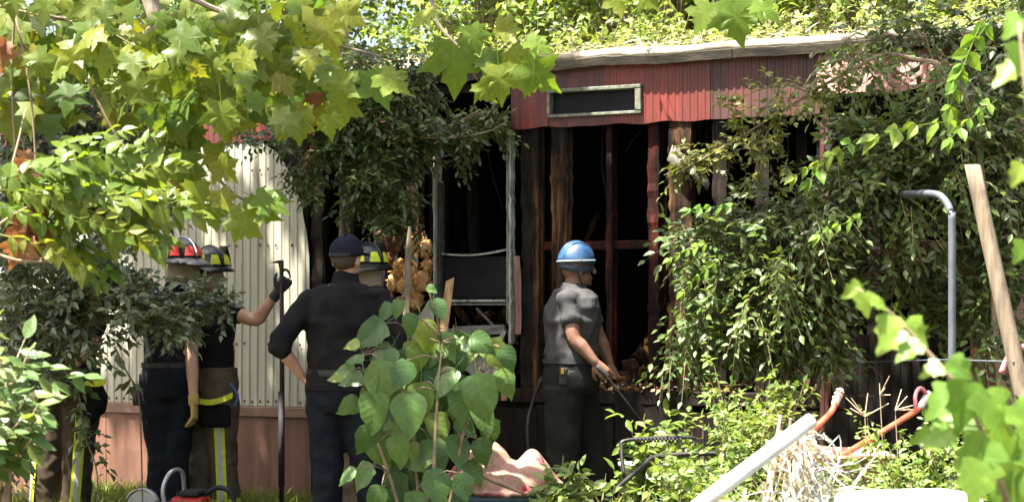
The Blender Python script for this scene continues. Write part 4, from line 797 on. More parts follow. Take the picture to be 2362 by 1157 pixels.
MB().tube([c + V(-.035, -.48, -zt + .16), c + V(.035, -.48, -zt + .16)], .16, 20).build('wheel', blackg, wb); MB().tube([c + V(-.12, -.48, -zt + .16), c + V(.12, -.48, -zt + .16)], .012, 8).build('axle', ironm, wb)
for s in (-1, 1): MB().tube([c + V(s * .11, -.48, -zt + .16), c + V(s * .13, -.15, -.24)], .014, 8).build('fork', redbar, wb)
# white pipe on the straw heap
tag(MB().tube([at(1440, 1300, 7.2), at(1640, 1143, 7.35), at(1872, 968, 7.55)], .029, 16).build('plastic_pipe', whitepl, None, True), 'thick white plastic pipe lying slanted on the dry stalk heap', 'pipe')
hp = Cloud(); n = 1300; hr = tag(empty('stalk_heap', tuple(at(1800, 726, 7.9) * V(1, 1, 0))), 'heap of bleached dry stalks and shredded bark under the white pipe', 'stalk heap')
c0 = V(*hr.location); tt = RNG.random(n); ph = RNG.uniform(0, 2 * math.pi, n); rr = RNG.random(n) ** .6 * (1 - tt * .88) * .42
sub = RNG.integers(0, 4, n); off = np.array([(0, 0), (-.22, .05), (.16, .1), (.05, -.2)])[sub]; hh = np.array([.93, .62, .66, .6])[sub]; P = c0 + np.stack([rr * np.cos(ph) * 1.1 + .06 + off[:, 0], rr * np.sin(ph) + off[:, 1], tt ** .9 * hh], 1); D = np.stack([.3 * np.cos(ph) + RNG.normal(0, .55, n) + .15, .3 * np.sin(ph) + RNG.normal(0, .5, n), -.7 + RNG.normal(0, .6, n)], 1)
hp.put((BLADE[0] * V(1.0, 1, 2.6), BLADE[1]), P, D, RNG.normal(size=(n, 3)) + V(0, -1, .3), RNG.uniform(.05, .24, n), RNG.random(n)); hp.build('stalk', strawm, hr, c0)
for nm, mt_, cnt in (('shredded_strand', M('pale_shredded_plastic', [(.3, (.16, .17, .18)), (.7, (.34, .35, .36))], .6, 9, bump=.1), 260), ('rusty_strand', M('rusty_wire', [(.3, (.13, .06, .03)), (.7, (.24, .12, .07))], .7, 9, bump=.1), 30)):
    mb = MB()
    for i in range(cnt):
        p = V(random.gauss(.08, .16), random.gauss(-.12, .14), 0); p[2] = max(.05, .95 - 2.4 * abs(p[0] - .08)) * random.uniform(.3, 1.02); pts = [p]; d = V(random.gauss(0, .6), random.gauss(-.2, .4), random.gauss(-.5, .7))
        for k in range(5): d = nrm(d + V(random.gauss(0, .5), random.gauss(0, .5), random.gauss(-.15, .5))); p = p + d * random.uniform(.03, .07); p[2] = max(p[2], .02); pts.append(p)
        mb.tube(pts, random.uniform(.0012, .0028), 3, False, 2)
    tag(mb.build(nm, mt_, hr), kind='stuff')
mb = MB()
for i in range(9): a = random.uniform(0, 6.28); mb.tube([(.30 * math.cos(a), .30 * math.sin(a), .02), (.12 * math.cos(a) + .03, .12 * math.sin(a), .5), (.05 + .05 * math.cos(a), .04 * math.sin(a), random.uniform(.8, 1.0))], [.014, .012, .006], 6)
mb.build('stick', palet, hr)
# white lid, blue scrap, pipe frame, post, wire
p = at(2095, 1135, 7.0); ld = tag(empty('cooler', (p[0], p[1], 0), rad(14)), 'white plastic cooler with pale lid sunk in the sunny weeds', 'cooler'); zt = p[2]
bevel(MB().rings([cyl_ring(.20, .14, 0, sq=.95), cyl_ring(.225, .16, zt - .06, sq=.95)]).build('cooler_body', palep, ld, False, True), .01); bevel(MB().rings([cyl_ring(.235, .17, zt - .058, sq=.95), cyl_ring(.235, .17, zt - .02, sq=.95), cyl_ring(.20, .14, zt, sq=.95)]).build('lid', whitepl, ld, False, True), .008)
fr = tag(empty('pipe_frame', tuple(at(2195, 726, 10.0) * V(1, 1, 0))), 'grey-blue bent steel pipe frame standing among the vines', 'pipe frame'); q = V(*fr.location)
MB().tube([V(0.01, 0, 0), rel(2196, 1000, 10), rel(2196, 540, 10), rel(2193, 490, 10.0), rel(2176, 458, 10.06), rel(2150, 447, 10.15), rel(2085, 448, 10.6), rel(2010, 450, 11.5)], .019, 12, False, 5).build('pipe', steelb, fr, True)
MB().tube([rel(2192, 1010, 9.99), rel(2198, 1090, 9.99)], .024, 12).build('joint_sleeve', ironm, fr, True)
po = MB(); a, b = at(2243, 380, 9.4), at(2470, 1415, 9.0); a2 = b + (a - b) * 1.0; rs = []
for i in range(16):
    t = i / 15; c = b + (a - b) * t; w = .043 * (1 - .12 * t) * (1 + .06 * noise.noise((t * 9, 0, 0))); rs.append([c + V(math.cos(q_) * w * (1 + .08 * math.sin(q_ * 3)), math.sin(q_) * w, 0) for q_ in (2 * math.pi * j / 10 for j in range(10))])
tag(po.rings(rs).build('wooden_post', postm, None, True), 'weathered wooden post leaning against the vines beside the steel pipe', 'post')
tag(MB().tube([at(1895, 826, 11.5), at(2010, 834, 11.1), at(2100, 831, 10.6), at(2195, 829, 10.02), at(2275, 832, 9.6), at(2338, 834, 9.18)], .0045, 6).build('wire', steelb, None, True), 'thin wire stretched between the steel pipe and the leaning post', 'wire')
tag(MB().tube([at(2310, 860, 9.3), at(2330, 820, 9.3), at(2362, 800, 9.3), at(2420, 830, 9.3), at(2450, 1000, 9.3), at(2440, 1395, 9.3)], .016, 8, False, 5).build('hose', pinkg, None, True), 'faded pink hose looped beside the foot of the leaning post', 'hose')
# split plank and stake by the window
pk = MB(); a, b = at(1038, 648, 12.45), at(965, 1190, 12.0); rs = []
for i in range(12):
    t = i / 11; c = b + (a - b) * t; w = .026 + .008 * noise.noise((t * 7, 1, 0)); j = .012 * (i == 11); rs.append([c + V(-w, -.009, -j), c + V(w, -.009, j), c + V(w, .009, j * 2), c + V(-w, .009, 0)])
tag(pk.rings(rs).build('split_plank', rawwood), 'freshly split tan plank leaning on the broken window sill', 'plank')
sk = MB(); a, b = at(945, 522, 12.2), at(918, 1230, 11.9); rs = []
for i in range(14):
    t = i / 13; c = b + (a - b) * t; w = .020 + .005 * noise.noise((t * 9, 3, 0)) - .012 * (i == 13); rs.append([c + V(w * math.cos(k), w * .7 * math.sin(k), 0) for k in (0, .8, 1.6, 2.4, 3.2, 4, 4.8, 5.6)])
tag(sk.rings(rs).build('wooden_stake', postm), 'grey weathered stake standing in front of the orange insulation', 'stake')
# rescue saw at the firefighters' feet
def scaled(o, k): o.scale = (k, k, k)
p = at(415, 1190, 12.5); sw = tag(empty('rescue_saw', (p[0], p[1], 0), rad(-12)), 'red rescue saw with a bright wrap-around handle on the grass', 'saw')
bevel(MB().box(-.03, .16, -.08, .08, .04, .20).build('engine_housing', sawred, sw), .025, 3); bevel(MB().box(.02, .14, -.086, .086, .203, .235).build('top_cover', blackg, sw), .012)
bevel(MB().box(-.22, -.032, -.025, .025, .10, .165).build('blade_arm', steel, sw), .008); MB().tube([(-.22, -.02, .14), (-.22, .0, .14)], .085, 32).build('blade', steel, sw); rs = []
solid(MB().rings([[(-.22 + .095 * math.cos(a), y, .14 + .095 * math.sin(a)) for a in np.linspace(.3, 2.7, 14)] for y in (-.035, .02)], close=False).build('blade_guard', palep, sw, True), .006)
MB().tube([(-.04, -.09, .10), (-.06, -.10, .24), (-.03, -.06, .335), (.0, .03, .33), (-.01, .09, .2), (-.02, .088, .1)], .0125, 8, False, 5).build('front_handle', steel, sw, True); MB().tube([(.15, 0, .21), (.22, 0, .25), (.30, 0, .22), (.31, 0, .12), (.16, 0, .08)], .014, 8, False, 5).build('rear_handle', blackg, sw, True); scaled(sw, 1.12)

# ------------------------------------------------------------------ trees and plants
def crown(cl, c, R, n, size, k=6, Ln=.5, tm=LEAF, clumps=40, droop=.2, **kw):
    c = V(*c); R = V(*R); q = nrm(RNG.normal(size=(clumps, 3))) * RNG.random((clumps, 1)) ** .4; cc = c + q * R; idx = RNG.integers(0, clumps, n); tone = RNG.random(clumps)[idx]
    S = cc[idx] + RNG.normal(0, .12, (n, 3)); D = nrm(RNG.normal(size=(n, 3))) + .7 * q[idx]
    shoots(cl, None, S, D, Ln * RNG.uniform(.5, 1.2, n), k, size, tm, droop, .3, tone=tone, **kw); return cc
# big sycamore: trunk beyond the left edge, crown overhead, hanging boughs in front
sy = plant('sycamore_tree', 'large sycamore with broad lobed yellow-green leaves hanging over the yard', 'tree', (-5.3, 9.6, 0)); cl, tw = Cloud([(wpt(U(955), -.1, Z(955, 620)), .26), (V(.30, 11.42, 1.53), .20), (V(.37, 11.65, 1.80), .22), (V(-1.55, 12.9, .1), .30), (V(-2.0, 13.1, .1), .2), (V(.80, 12.45, 2.66), .34)]), MB()
cc = np.concatenate([crown(cl, c_, r_, n_, .21, 6, .5, STAR, k_) for c_, r_, n_, k_ in (((-3.7, 11.6, 6.2), (1.75, 2.0, .9), 430, 46), ((-2.45, 10.1, 6.1), (.6, .55, .35), 90, 16), ((-1.3, 11.75, 6.1), (.6, .42, .3), 130, 24), ((-1.38, 10.33, 6.1), (.24, .2, .2), 40, 9), ((-1.95, 7.6, 6.0), (.3, .35, .25), 22, 8))])  # smaller unseen crowns added to shade chosen spots; leaf gaps cut to let sun through
tr = MB().tube([(0, 0, 0), (.05, 0, .5), (.1, .1, 2.2), (.3, .4, 4.2), (.7, .8, 5.6), (1.2, 1.1, 6.6)], [.32, .25, .22, .18, .12, .05], 14, False, 3).build('trunk', barkm, sy, True)
for p in cc[::2]: h = V(-4.9, 10.1, 4.8); tw.tube([h, (h + p) / 2 + V(0, 0, .25), p], [.05, .03, .01], 5)
for P_ in ([(-5.2, 9.6, 3.4), (-3.4, 9.2, 3.9), at(330, -60, 9.0), at(620, 60, 8.9), at(880, 130, 8.8)], [at(330, -60, 9.0), at(180, 40, 8.8), at(60, 20, 8.7)], [(-3.4, 9.2, 3.9), at(700, -150, 8.9), at(960, -40, 8.8), at(1010, 55, 8.75), at(1060, 110, 8.7)],
           [at(700, -150, 8.9), at(1300, -120, 8.7), at(1560, -40, 8.6), at(1660, 0, 8.55)], [at(330, -60, 9), at(380, 120, 8.9), at(430, 300, 8.9), at(520, 430, 8.95), at(600, 480, 9)]):
    tw.tube(P_, [.05, .03, .014, .008, .004][:len(P_)] if len(P_) > 3 else [.02, .010, .004], 6, False, 5)
n = 420; P = np.array([at(RNG.uniform(-20, 760), RNG.uniform(-30, 270), RNG.uniform(9.3, 10.0)) for i in range(n)]); cl.gaps = (); cl.put(STAR, P, RNG.normal(0, .5, (n, 3)) + V(.1, 0, -1), RNG.normal(0, .5, (n, 3)) + V(-.1, -.8, .6), RNG.uniform(.09, .17, n), RNG.random(n))
finish(sy, cl, tw, L_sycs, barkm)
def syc(px, py, spx, ang, Y, nor=None, fwd=.15, ms=SYC):
    n = nor if nor is not None else V(random.gauss(-.15, .55), -1, random.gauss(.6, .55)); s = spx * Y / F
    return leafobj(sy, random.choice(ms), at(px, py, Y), aim(ang, fwd), n, s)
for a in ((752, 40, 95, 10), (775, 20, 80, 60), (800, 165, 100, -25), (850, 165, 105, 30), (800, 220, 80, -5), (880, 170, 85, 55), (760, 265, 60, 0), (1045, 95, 130, 5), (1085, 60, 70, 20), (1000, 25, 70, -60), (1110, 130, 70, 60), (1170, 120, 110, 25), (1205, 145, 105, 48),
          (1150, 150, 90, 5), (1215, 95, 70, 70), (1105, 190, 60, 35), (1145, 60, 60, 80), (1690, 0, 110, 10), (1735, 10, 80, 70), (1640, 10, 80, -30), (1420, -25, 70, 10), (1480, -20, 60, 40), (470, 355, 75, 80), (500, 370, 70, 40), (590, 455, 85, 70), (560, 480, 95, 75), (530, 500, 85, 60), (480, 470, 70, 20), (620, 470, 60, 100), (450, 420, 80, 10), (430, 350, 80, -10), (505, 440, 60, 30)):
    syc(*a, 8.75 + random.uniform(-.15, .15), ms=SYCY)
for i in range(225):
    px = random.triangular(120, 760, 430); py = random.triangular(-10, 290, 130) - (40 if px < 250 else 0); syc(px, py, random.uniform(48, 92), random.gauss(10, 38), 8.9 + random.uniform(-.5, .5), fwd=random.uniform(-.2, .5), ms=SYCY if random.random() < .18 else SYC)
for i in range(26): syc(random.uniform(0, 260), random.uniform(-20, 170), random.uniform(45, 80), random.gauss(0, 40), 8.9 + random.uniform(-.4, .3))
for i in range(16): syc(random.uniform(330, 480), random.uniform(270, 420), random.uniform(60, 85), random.gauss(5, 25), 9.0 + random.uniform(-.2, .2))
# tree added out of view at the right so its high limb shades the thicket
shade_t = plant('added_shade_tree', 'leafy oak standing beyond the leaning post with a high spreading limb', 'tree', (4.4, 9.2, 0)); cl, tw = Cloud(), MB()
cc = crown(cl, (.85, 10.05, 5.8), (1.05, .7, .4), 430, .11, 7, .4, LEAF, 40); cc2 = crown(cl, (3.6, 9.2, 6.0), (1.3, 1.2, .8), 200, .11, 7, .4, LEAF, 22)
MB().tube([(0, 0, 0), (-.05, 0, .5), (-.1, 0, 2.4), (-.5, .1, 4.2), (-.9, 0, 6)], [.24, .19, .16, .12, .05], 12, False, 3).build('trunk', barkm, shade_t, True)
tw.tube([(3.9, 9.3, 4.0), (2.6, 9.5, 5.1), (.8, 10.0, 5.75)], [.09, .06, .02], 7, False, 4)
for p in cc: tw.tube([(1.3, 9.85, 5.6), p], [.02, .006], 4)
for p in cc2: tw.tube([(3.9, 9.3, 4.0), (3.7, 9.2, 5), p], [.03, .02, .006], 4)
finish(shade_t, cl, tw, L_bg, barkm)
# bank of trees behind the home
for i, (x, y, R, zc, Rz, m, n, lab) in enumerate(((-6.2, 17.5, 1.6, 3.6, 2, L_bg2, 700, 'tree with a broad dark crown beyond the left end of the home'), (-4.0, 18.8, 1.5, 4.0, 1.6, L_bg2, 800, 'dark fine-leaved evergreen behind the cream end of the home'), (-2.0, 18.6, 1.4, 4.2, 1.5, L_bg2, 1000, 'dark evergreen tree behind the roof near the hanging vine'),
        (-.2, 18.2, 1.2, 4.3, 1.4, L_bg, 1000, 'bright sunlit tree behind the roof above the broken window'), (1.4, 17.6, 1.2, 4.3, 1.4, L_bg, 1000, 'bright sunlit tree behind the roof above the vent window'), (2.8, 16.6, 1.2, 4.1, 1.4, L_bg, 1000, 'yellow-green sunlit tree behind the middle of the red band'), (4.2, 15.6, 1.2, 3.9, 1.6, L_bg, 900, 'dense sunlit tree behind the right end of the roof'),
        (5.4, 14.6, 1.4, 3.2, 2.2, L_bg2, 700, 'dark leafy tree past the right corner of the home'), (-7.5, 23, 2.6, 5.2, 2.6, L_bg, 700, 'tall tree in the second row beyond the home\'s left end'), (-3, 22.5, 2.5, 5.4, 2.4, L_bg, 900, 'tall pale tree in the second row behind the dark evergreens'), (1, 22, 2.5, 5.4, 2.4, L_bg, 1000, 'tall broad tree in the second row behind the sunlit trees'), (5, 20.5, 2.5, 5.2, 2.4, L_bg, 1000, 'tall tree in the second row past the red corner'), (9, 19, 2.5, 4.6, 3, L_bg, 500, 'wide tree far past the red corner of the home'))):
    t = plant('background_tree', lab, 'tree', (x, y, 0), 'trees behind the mobile home'); cl, tw = Cloud(), MB(); second = y > 19.5
    cc = crown(cl, (x, y, zc), (R, R * .8, Rz), n, .17 if second else (.11 if m is L_bg else .085), 8, .55 if second else .38, LEAF, 70)
    MB().tube([(0, 0, 0), (.05, .03, zc * .4), (.0, .1, zc + Rz * .6)], [.15, .11, .03], 9, False, 3).build('trunk', barkm, t, True)
    for p in cc[::2]: b = V(x, y, zc * .6); tw.tube([b, (b + p) / 2 + V(0, 0, .1), p], [.03, .018, .005], 4)
    finish(t, cl, tw, m, barkm)
# creeper growing over the roof edge
rv = plant('roof_creeper', 'sunlit creeper and seedlings spreading along the top of the roof', 'creeper', tuple(wpt(1.0, .3, 3.05))); cl, tw = Cloud(), MB()
for px in range(900, 2300, 38):
    u = U(px); b = wpt(u, random.uniform(.1, .8), 3.05)
    n = 7; S = b + RNG.normal(0, .08, (n, 3)) * V(1, 1, .2); shoots(cl, tw, S, RNG.normal(0, .5, (n, 3)) + V(0, 0, .8), RNG.uniform(.12, .38, n), 7, .055, LEAF, .2)
finish(rv, cl, tw, L_bg)
for ch in rv.children: ch['kind'] = 'stuff'
dg = Cloud(); n = 700; u = RNG.uniform(-3, 3.1, n); P = np.array([wpt(a, RNG.uniform(-.06, .25), RT + .035) for a in u]); dg.put(BLADE, P, RNG.normal(size=(n, 3)) * V(1, 1, .35), RNG.normal(0, .5, (n, 3)) + V(0, 0, 1), RNG.uniform(.05, .16, n), RNG.random(n))
o = dg.build('roof_litter', strawm, None); o['label'] = 'dry straw and leaf litter caught along the roof edge'; o['category'] = 'litter'
# vine hanging down the front between the cream sheet and the window
hv = plant('hanging_vine', 'dense small-leaved vine hanging down the charred wall beside the torn cream sheet', 'vine', tuple(wpt(U(800), -.25, .0))); cl, tw = Cloud(), MB(); hub = at(800, 200, 13.1)
for a in ((720, 275, 60, 30, 80), (695, 370, 22, 50, 50), (840, 385, 38, 80, 120), (860, 320, 120, 80, 420), (880, 430, 62, 90, 260), (905, 515, 38, 38, 60), (640, 305, 60, 16, 45), (560, 312, 40, 10, 20), (735, 440, 16, 40, 20), (800, 240, 110, 60, 260), (1000, 300, 70, 28, 130), (1085, 305, 60, 18, 60), (1150, 290, 35, 30, 60), (1040, 370, 20, 18, 14), (930, 210, 70, 60, 130), (850, 450, 45, 60, 80), (850, 150, 110, 40, 120)):
    blob(cl, tw, *a[:4], 12.75, int(a[4] * 1.1), .052, 6, .13, thick=.22, hub=at(a[0] - .25 * (a[0] - 800), a[1] - .4 * a[3], 12.8), down=.3, tr=.0015, tm=OVATE)
tw.tube([V(*hv.location), at(770, 900, 12.9), at(790, 500, 12.9), hub], [.03, .025, .02, .014], 7, False, 4); tw.tube([hub, at(880, 300, 12.7), at(1020, 318, 12.6), at(1120, 305, 12.55), at(1170, 280, 12.5)], [.012, .010, .007, .005, .003], 6, False, 4)
finish(hv, cl, tw, L_vine)
# grey-green shrub before the firefighters
gs = plant('grey_green_shrub', 'shaded grey-green shrub covering the firefighters\' shoulders', 'shrub', tuple(at(20, 726, 11.4) * V(1, 1, 0))); cl, tw = Cloud(), MB(); hb = V(*gs.location)
for a in ((430, 710, 95, 45, 170), (320, 700, 80, 65, 160), (220, 690, 110, 100, 230), (110, 640, 120, 120, 230), (200, 610, 100, 50, 110), (470, 720, 55, 30, 60), (60, 760, 80, 90, 120), (390, 750, 50, 35, 60), (150, 790, 90, 60, 110)):
    blob(cl, tw, *a[:4], 11.3, int(a[4] * (.5 if a[0] > 300 else .8)), .062, 6, .13, thick=.3, tm=OVATE, hub=at(a[0] - .2 * (a[0] - 150), a[1] + a[3] * .3, 11.35), down=-.1, nj=.7, tr=.0015)
    tw.tube([at(130, 760, 11.4), (at(130, 760, 11.4) + at(a[0], a[1], 11.35)) / 2 + V(0, .05, .03), at(a[0], a[1], 11.3)], [.012, .008, .004], 5, False, 3)
tw.tube([hb, at(25, 1000, 11.4), at(130, 760, 11.4)], [.03, .022, .014], 7, False, 4)
finish(gs, cl, tw, L_dark)
dk = plant('understory_shrub', 'dark dense shrub at the far left in the sycamore\'s shade', 'shrub', tuple(at(-90, 726, 12.2) * V(1, 1, 0))); cl, tw = Cloud(), MB(); hb = V(*dk.location)
for a in ((60, 420, 170, 160, 420), (240, 420, 150, 150, 380), (160, 250, 200, 120, 350), (60, 620, 120, 120, 200), (20, 900, 70, 200, 200), (330, 470, 50, 60, 70)):
    blob(cl, tw, *a[:4], 12.1, a[4], .07, 7, .2, thick=.4, hub=at(a[0], a[1] + a[3] * .3, 12.2), down=.1, tr=.0015); tw.tube([at(-60, 600, 12.2), (at(-60, 600, 12.2) + at(a[0], a[1], 12.1)) / 2, at(a[0], a[1], 12.1)], [.02, .014, .006], 5, False, 3)
tw.tube([hb, at(-80, 900, 12.2), at(-60, 600, 12.2)], [.05, .04, .03], 7, False, 3)
finish(dk, cl, tw, L_dark)
# tree of heaven with pinnate fronds
pt = plant('pinnate_tree', 'young tree with bright feathery fronds reaching over the firefighters\' helmets', 'tree', tuple(at(-120, 726, 8.0) * V(1, 1, 0))); tw = MB(); hb = V(*pt.location)
for P_ in ([hb, at(-100, 900, 8), at(-60, 560, 8), at(20, 400, 8), at(60, 250, 8.1)], [at(-60, 560, 8), at(60, 480, 8), at(200, 440, 8), at(300, 430, 8)], [at(-60, 560, 8), at(40, 600, 7.9), at(150, 600, 7.9)], [at(20, 400, 8), at(150, 370, 8), at(270, 380, 8.1)]): tw.tube(P_, ([.02, .016, .010, .006, .004] if len(P_) == 5 else [.008, .006, .005, .003])[:len(P_)], 6, False, 5)
def pin(px, py, spx, ang, Y=8.0, nor=None, fwd=.1): leafobj(pt, random.choice(PIN), at(px, py, Y), aim(ang, fwd), nor if nor is not None else V(random.gauss(0, .3), -.75, random.gauss(.7, .25)), spx * Y / F, 'frond')
for a in ((170, 430, 250, 86), (200, 450, 200, 90), (100, 470, 280, 85), (250, 390, 130, 130), (270, 410, 140, 112), (60, 470, 240, 60), (40, 440, 220, 95), (0, 400, 260, 80), (120, 480, 200, 84), (130, 430, 260, 100), (60, 360, 180, 70), (0, 540, 200, 80), (130, 570, 130, 60), (310, 440, 110, 100), (230, 450, 220, 90), (100, 480, 260, 85)): pin(*a, 8.0 + random.uniform(-.15, .15))
for i in range(30): pin(random.uniform(-40, 200), random.triangular(320, 520, 420), random.uniform(130, 220), random.gauss(84, 16), 8.0 + random.uniform(-.3, .3))
for a in ((60, 500, 75, 10), (75, 520, 70, 30), (50, 545, 80, -15), (0, 110, 55, 20), (15, 95, 45, -30), (55, 350, 50, 10), (65, 390, 55, -20), (50, 420, 45, 30), (725, 215, 45, 0), (75, 470, 50, 60)): leafobj(pt if a[0] < 400 else sy, random.choice(DEAD), at(a[0], a[1], 8.0 if a[0] < 400 else 8.9), aim(a[3], .1), V(random.gauss(.3, .5), -1, .3), a[2] * 8 / F, 'dead_leaf')
tw.v = [tuple(V(*v) - hb) for v in tw.v]; tw.build('branch', twigm, pt, True)
# bare hanging stems at the left
bs = MB()
for P_ in ([at(20, -30, 9), at(60, 150, 8.9), at(78, 300, 8.9), at(85, 480, 8.9)], [at(35, -30, 9), at(28, 200, 9), at(40, 420, 9)], [at(-20, 10, 8.8), at(110, 40, 8.8), at(230, 65, 8.8), at(330, 118, 8.8)], [at(200, 180, 9.1), at(280, 330, 9.1), at(420, 470, 9.1)]): bs.tube(P_, [.007, .006, .005, .003][:len(P_)], 6, False, 5)
tag(bs.build('dry_vine', twigm, None, True), 'bare tan vine stems hanging from the sycamore boughs at the far left', 'vine')
# leafy bush bottom left
bu = plant('leafy_bush', 'light green bush with broad pointed leaves low at the far left', 'bush', tuple(at(-60, 726, 7.2) * V(1, 1, 0))); tw = MB(); hb = V(*bu.location); n = 0
for i in range(34):
    a = at(random.uniform(-30, 110), random.triangular(720, 1090, 930), 7.2 + random.uniform(-.25, .25)); b = at(random.uniform(-80, 20), 1150, 7.25); tw.tube([hb + RNG.normal(0, .05, 3) * V(1, 1, 0), b, a], [.012, .008, .003], 5, False, 3)
    d = nrm(a - b) * .5 + V(.6, 0, 0)
    for k in range(7):
        t = k / 6; p = b + (a - b) * (.55 + .45 * t); s = 1 if k % 2 else -1
        leafobj(bu, random.choice(BSH), p, d * .6 + V(random.gauss(.2, .3), s * .3 + random.gauss(0, .3), random.gauss(-.35, .4)), V(random.gauss(-.1, .4), -.6, 1), random.uniform(42, 66) * 7.2 / F)
for px, py, an in ((190, 870, 100), (230, 865, 85), (150, 850, 95), (110, 840, 90), (160, 880, 60), (210, 860, 30), (130, 870, 40)): leafobj(bu, random.choice(BSH), at(px - 40, py, 7.1), aim(an, .1), V(0, -.5, 1), 55 * 7.1 / F)
tw.v = [tuple(V(*v) - hb) for v in tw.v]; tw.build('branch', twigm, bu, True)
# climbing vine on the hidden firefighter's side, thin sprig
cv = plant('climbing_vine', 'single strand of green vine climbing past the hidden firefighter\'s striped trousers', 'vine', tuple(at(215, 726, 11.6) * V(1, 1, 0))); cl, tw = Cloud(), MB()
tw.tube([V(*cv.location), at(225, 1100, 11.6), at(195, 1000, 11.6), at(180, 900, 11.6), at(150, 780, 11.5)], .005, 5, False, 4)
for px, py in ((232, 1060), (215, 1020), (200, 985), (195, 950), (185, 920), (182, 890), (178, 860), (165, 820), (150, 790), (205, 1000)): S = at(px, py, 11.6)[None] + RNG.normal(0, .02, (4, 3)); shoots(cl, None, S, RNG.normal(size=(4, 3)) + V(0, -.2, -.5), .08, 3, .075)
finish(cv, cl, tw, L_vine)
sg = plant('seedling_sprig', 'thin sprig with a few dark leaves beside the navy trousers', 'sprig', tuple(at(330, 726, 12.0) * V(1, 1, 0))); cl, tw = Cloud(), MB(); tw.tube([V(*sg.location), at(325, 1000, 12), at(318, 905, 12), at(295, 862, 12), at(265, 800, 12)], .005, 5, False, 4)
S = np.array([at(300, 865, 12), at(318, 880, 12), at(295, 880, 12), at(275, 830, 12), at(262, 800, 12)]); shoots(cl, tw, S, RNG.normal(0, .6, (5, 3)) + V(-.3, 0, -.3), .06, 3, .085); finish(sg, cl, tw, L_dark)
# broad-leaved sapling in front of the officer
sp = plant('broadleaf_sapling', 'leafy sapling with large heart-shaped green leaves in front of the officer', 'sapling', tuple(at(985, 726, 9.0) * V(1, 1, 0))); tw = MB(); hb = V(*sp.location)
stems = [[at(980, 1419, 9), at(965, 1150, 9), at(950, 900, 9.05), at(935, 690, 9.1)], [at(990, 1419, 9), at(1040, 1150, 8.95), at(1080, 950, 8.9), at(1130, 810, 8.9)], [at(975, 1419, 9), at(915, 1150, 8.95), at(850, 950, 8.95), at(835, 820, 8.95)], [at(985, 1419, 9), at(1000, 1100, 8.85), at(1010, 900, 8.85), at(1020, 790, 8.9)]]
for s in stems: tw.tube(s, [.011, .009, .006, .003], 7, False, 5)
def sap(px, py, spx, ang, Y=None, tilt=None):
    Y = Y or 8.95 + random.uniform(-.18, .12); leafobj(sp, random.choice(SAP), at(px, py, Y), aim(ang, random.uniform(.05, .35)), V(random.gauss(0, .3), -1, random.uniform(.2, 1.1)) if tilt is None else V(0, -1, tilt), spx * random.uniform(.60, .94) * Y / F)
    b = at(px, py, Y); k = min((float(((V(*q) - b) ** 2).sum() ** .5), tuple(q)) for s in stems for j in range(3) for q in (s[j] + (s[j + 1] - s[j]) * t for t in (0, .33, .66, 1)))
    if k[0] < .35: tw.tube([V(*k[1]), (V(*k[1]) + b) / 2 + V(0, 0, .02), b], [.0035, .003, .0022], 4)
for a in ((925, 690, 70, -20), (945, 720, 85, 10), (905, 700, 60, -40), (1000, 690, 70, 30), (975, 735, 110, 20), (890, 745, 100, -55), (960, 790, 125, 5), (1010, 770, 110, 35), (905, 800, 110, -30), (880, 830, 130, 0), (1000, 845, 120, 10), (1085, 775, 80, 60), (1120, 790, 95, 45), (1065, 785, 90, 75), (1155, 800, 100, 35), (1100, 860, 130, 10), (1150, 850, 90, 30), (1050, 850, 90, -40),
          (830, 790, 55, -80), (840, 830, 60, -95), (820, 850, 70, -85), (845, 862, 75, -70), (850, 780, 50, 60), (870, 900, 130, -10), (940, 905, 130, 5), (1000, 950, 110, 20), (1060, 900, 110, 5), (1105, 930, 105, 20), (1130, 960, 95, 0), (830, 920, 80, -60), (860, 980, 100, -25), (920, 1000, 125, 0), (990, 1010, 110, 15), (1050, 1000, 110, 10), (1100, 1010, 90, 25), (860, 1070, 90, -40), (920, 1085, 110, -5), (1000, 1080, 120, 10), (1060, 1090, 100, 15),
          (880, 1120, 90, -30), (960, 1130, 100, 0), (1040, 1130, 90, 20), (820, 1080, 80, -60), (1080, 1060, 90, 30), (895, 940, 100, -20), (970, 880, 100, -5), (1030, 800, 60, -60), (1045, 930, 90, 30), (800, 870, 50, -90), (1010, 880, 80, 60), (940, 830, 90, -20), (985, 660, 40, 60)): sap(*a)
for i in range(125):
    yy = random.uniform(760, 1220); sap(random.triangular(845, 1120 if yy < 980 else 1060, 960), yy, random.uniform(50, 105), random.gauss(5, 30), 9.05 + random.uniform(-.1, .3))
tw.v = [tuple(V(*v) - hb) for v in tw.v]; tw.build('stem', twigm, sp, True)
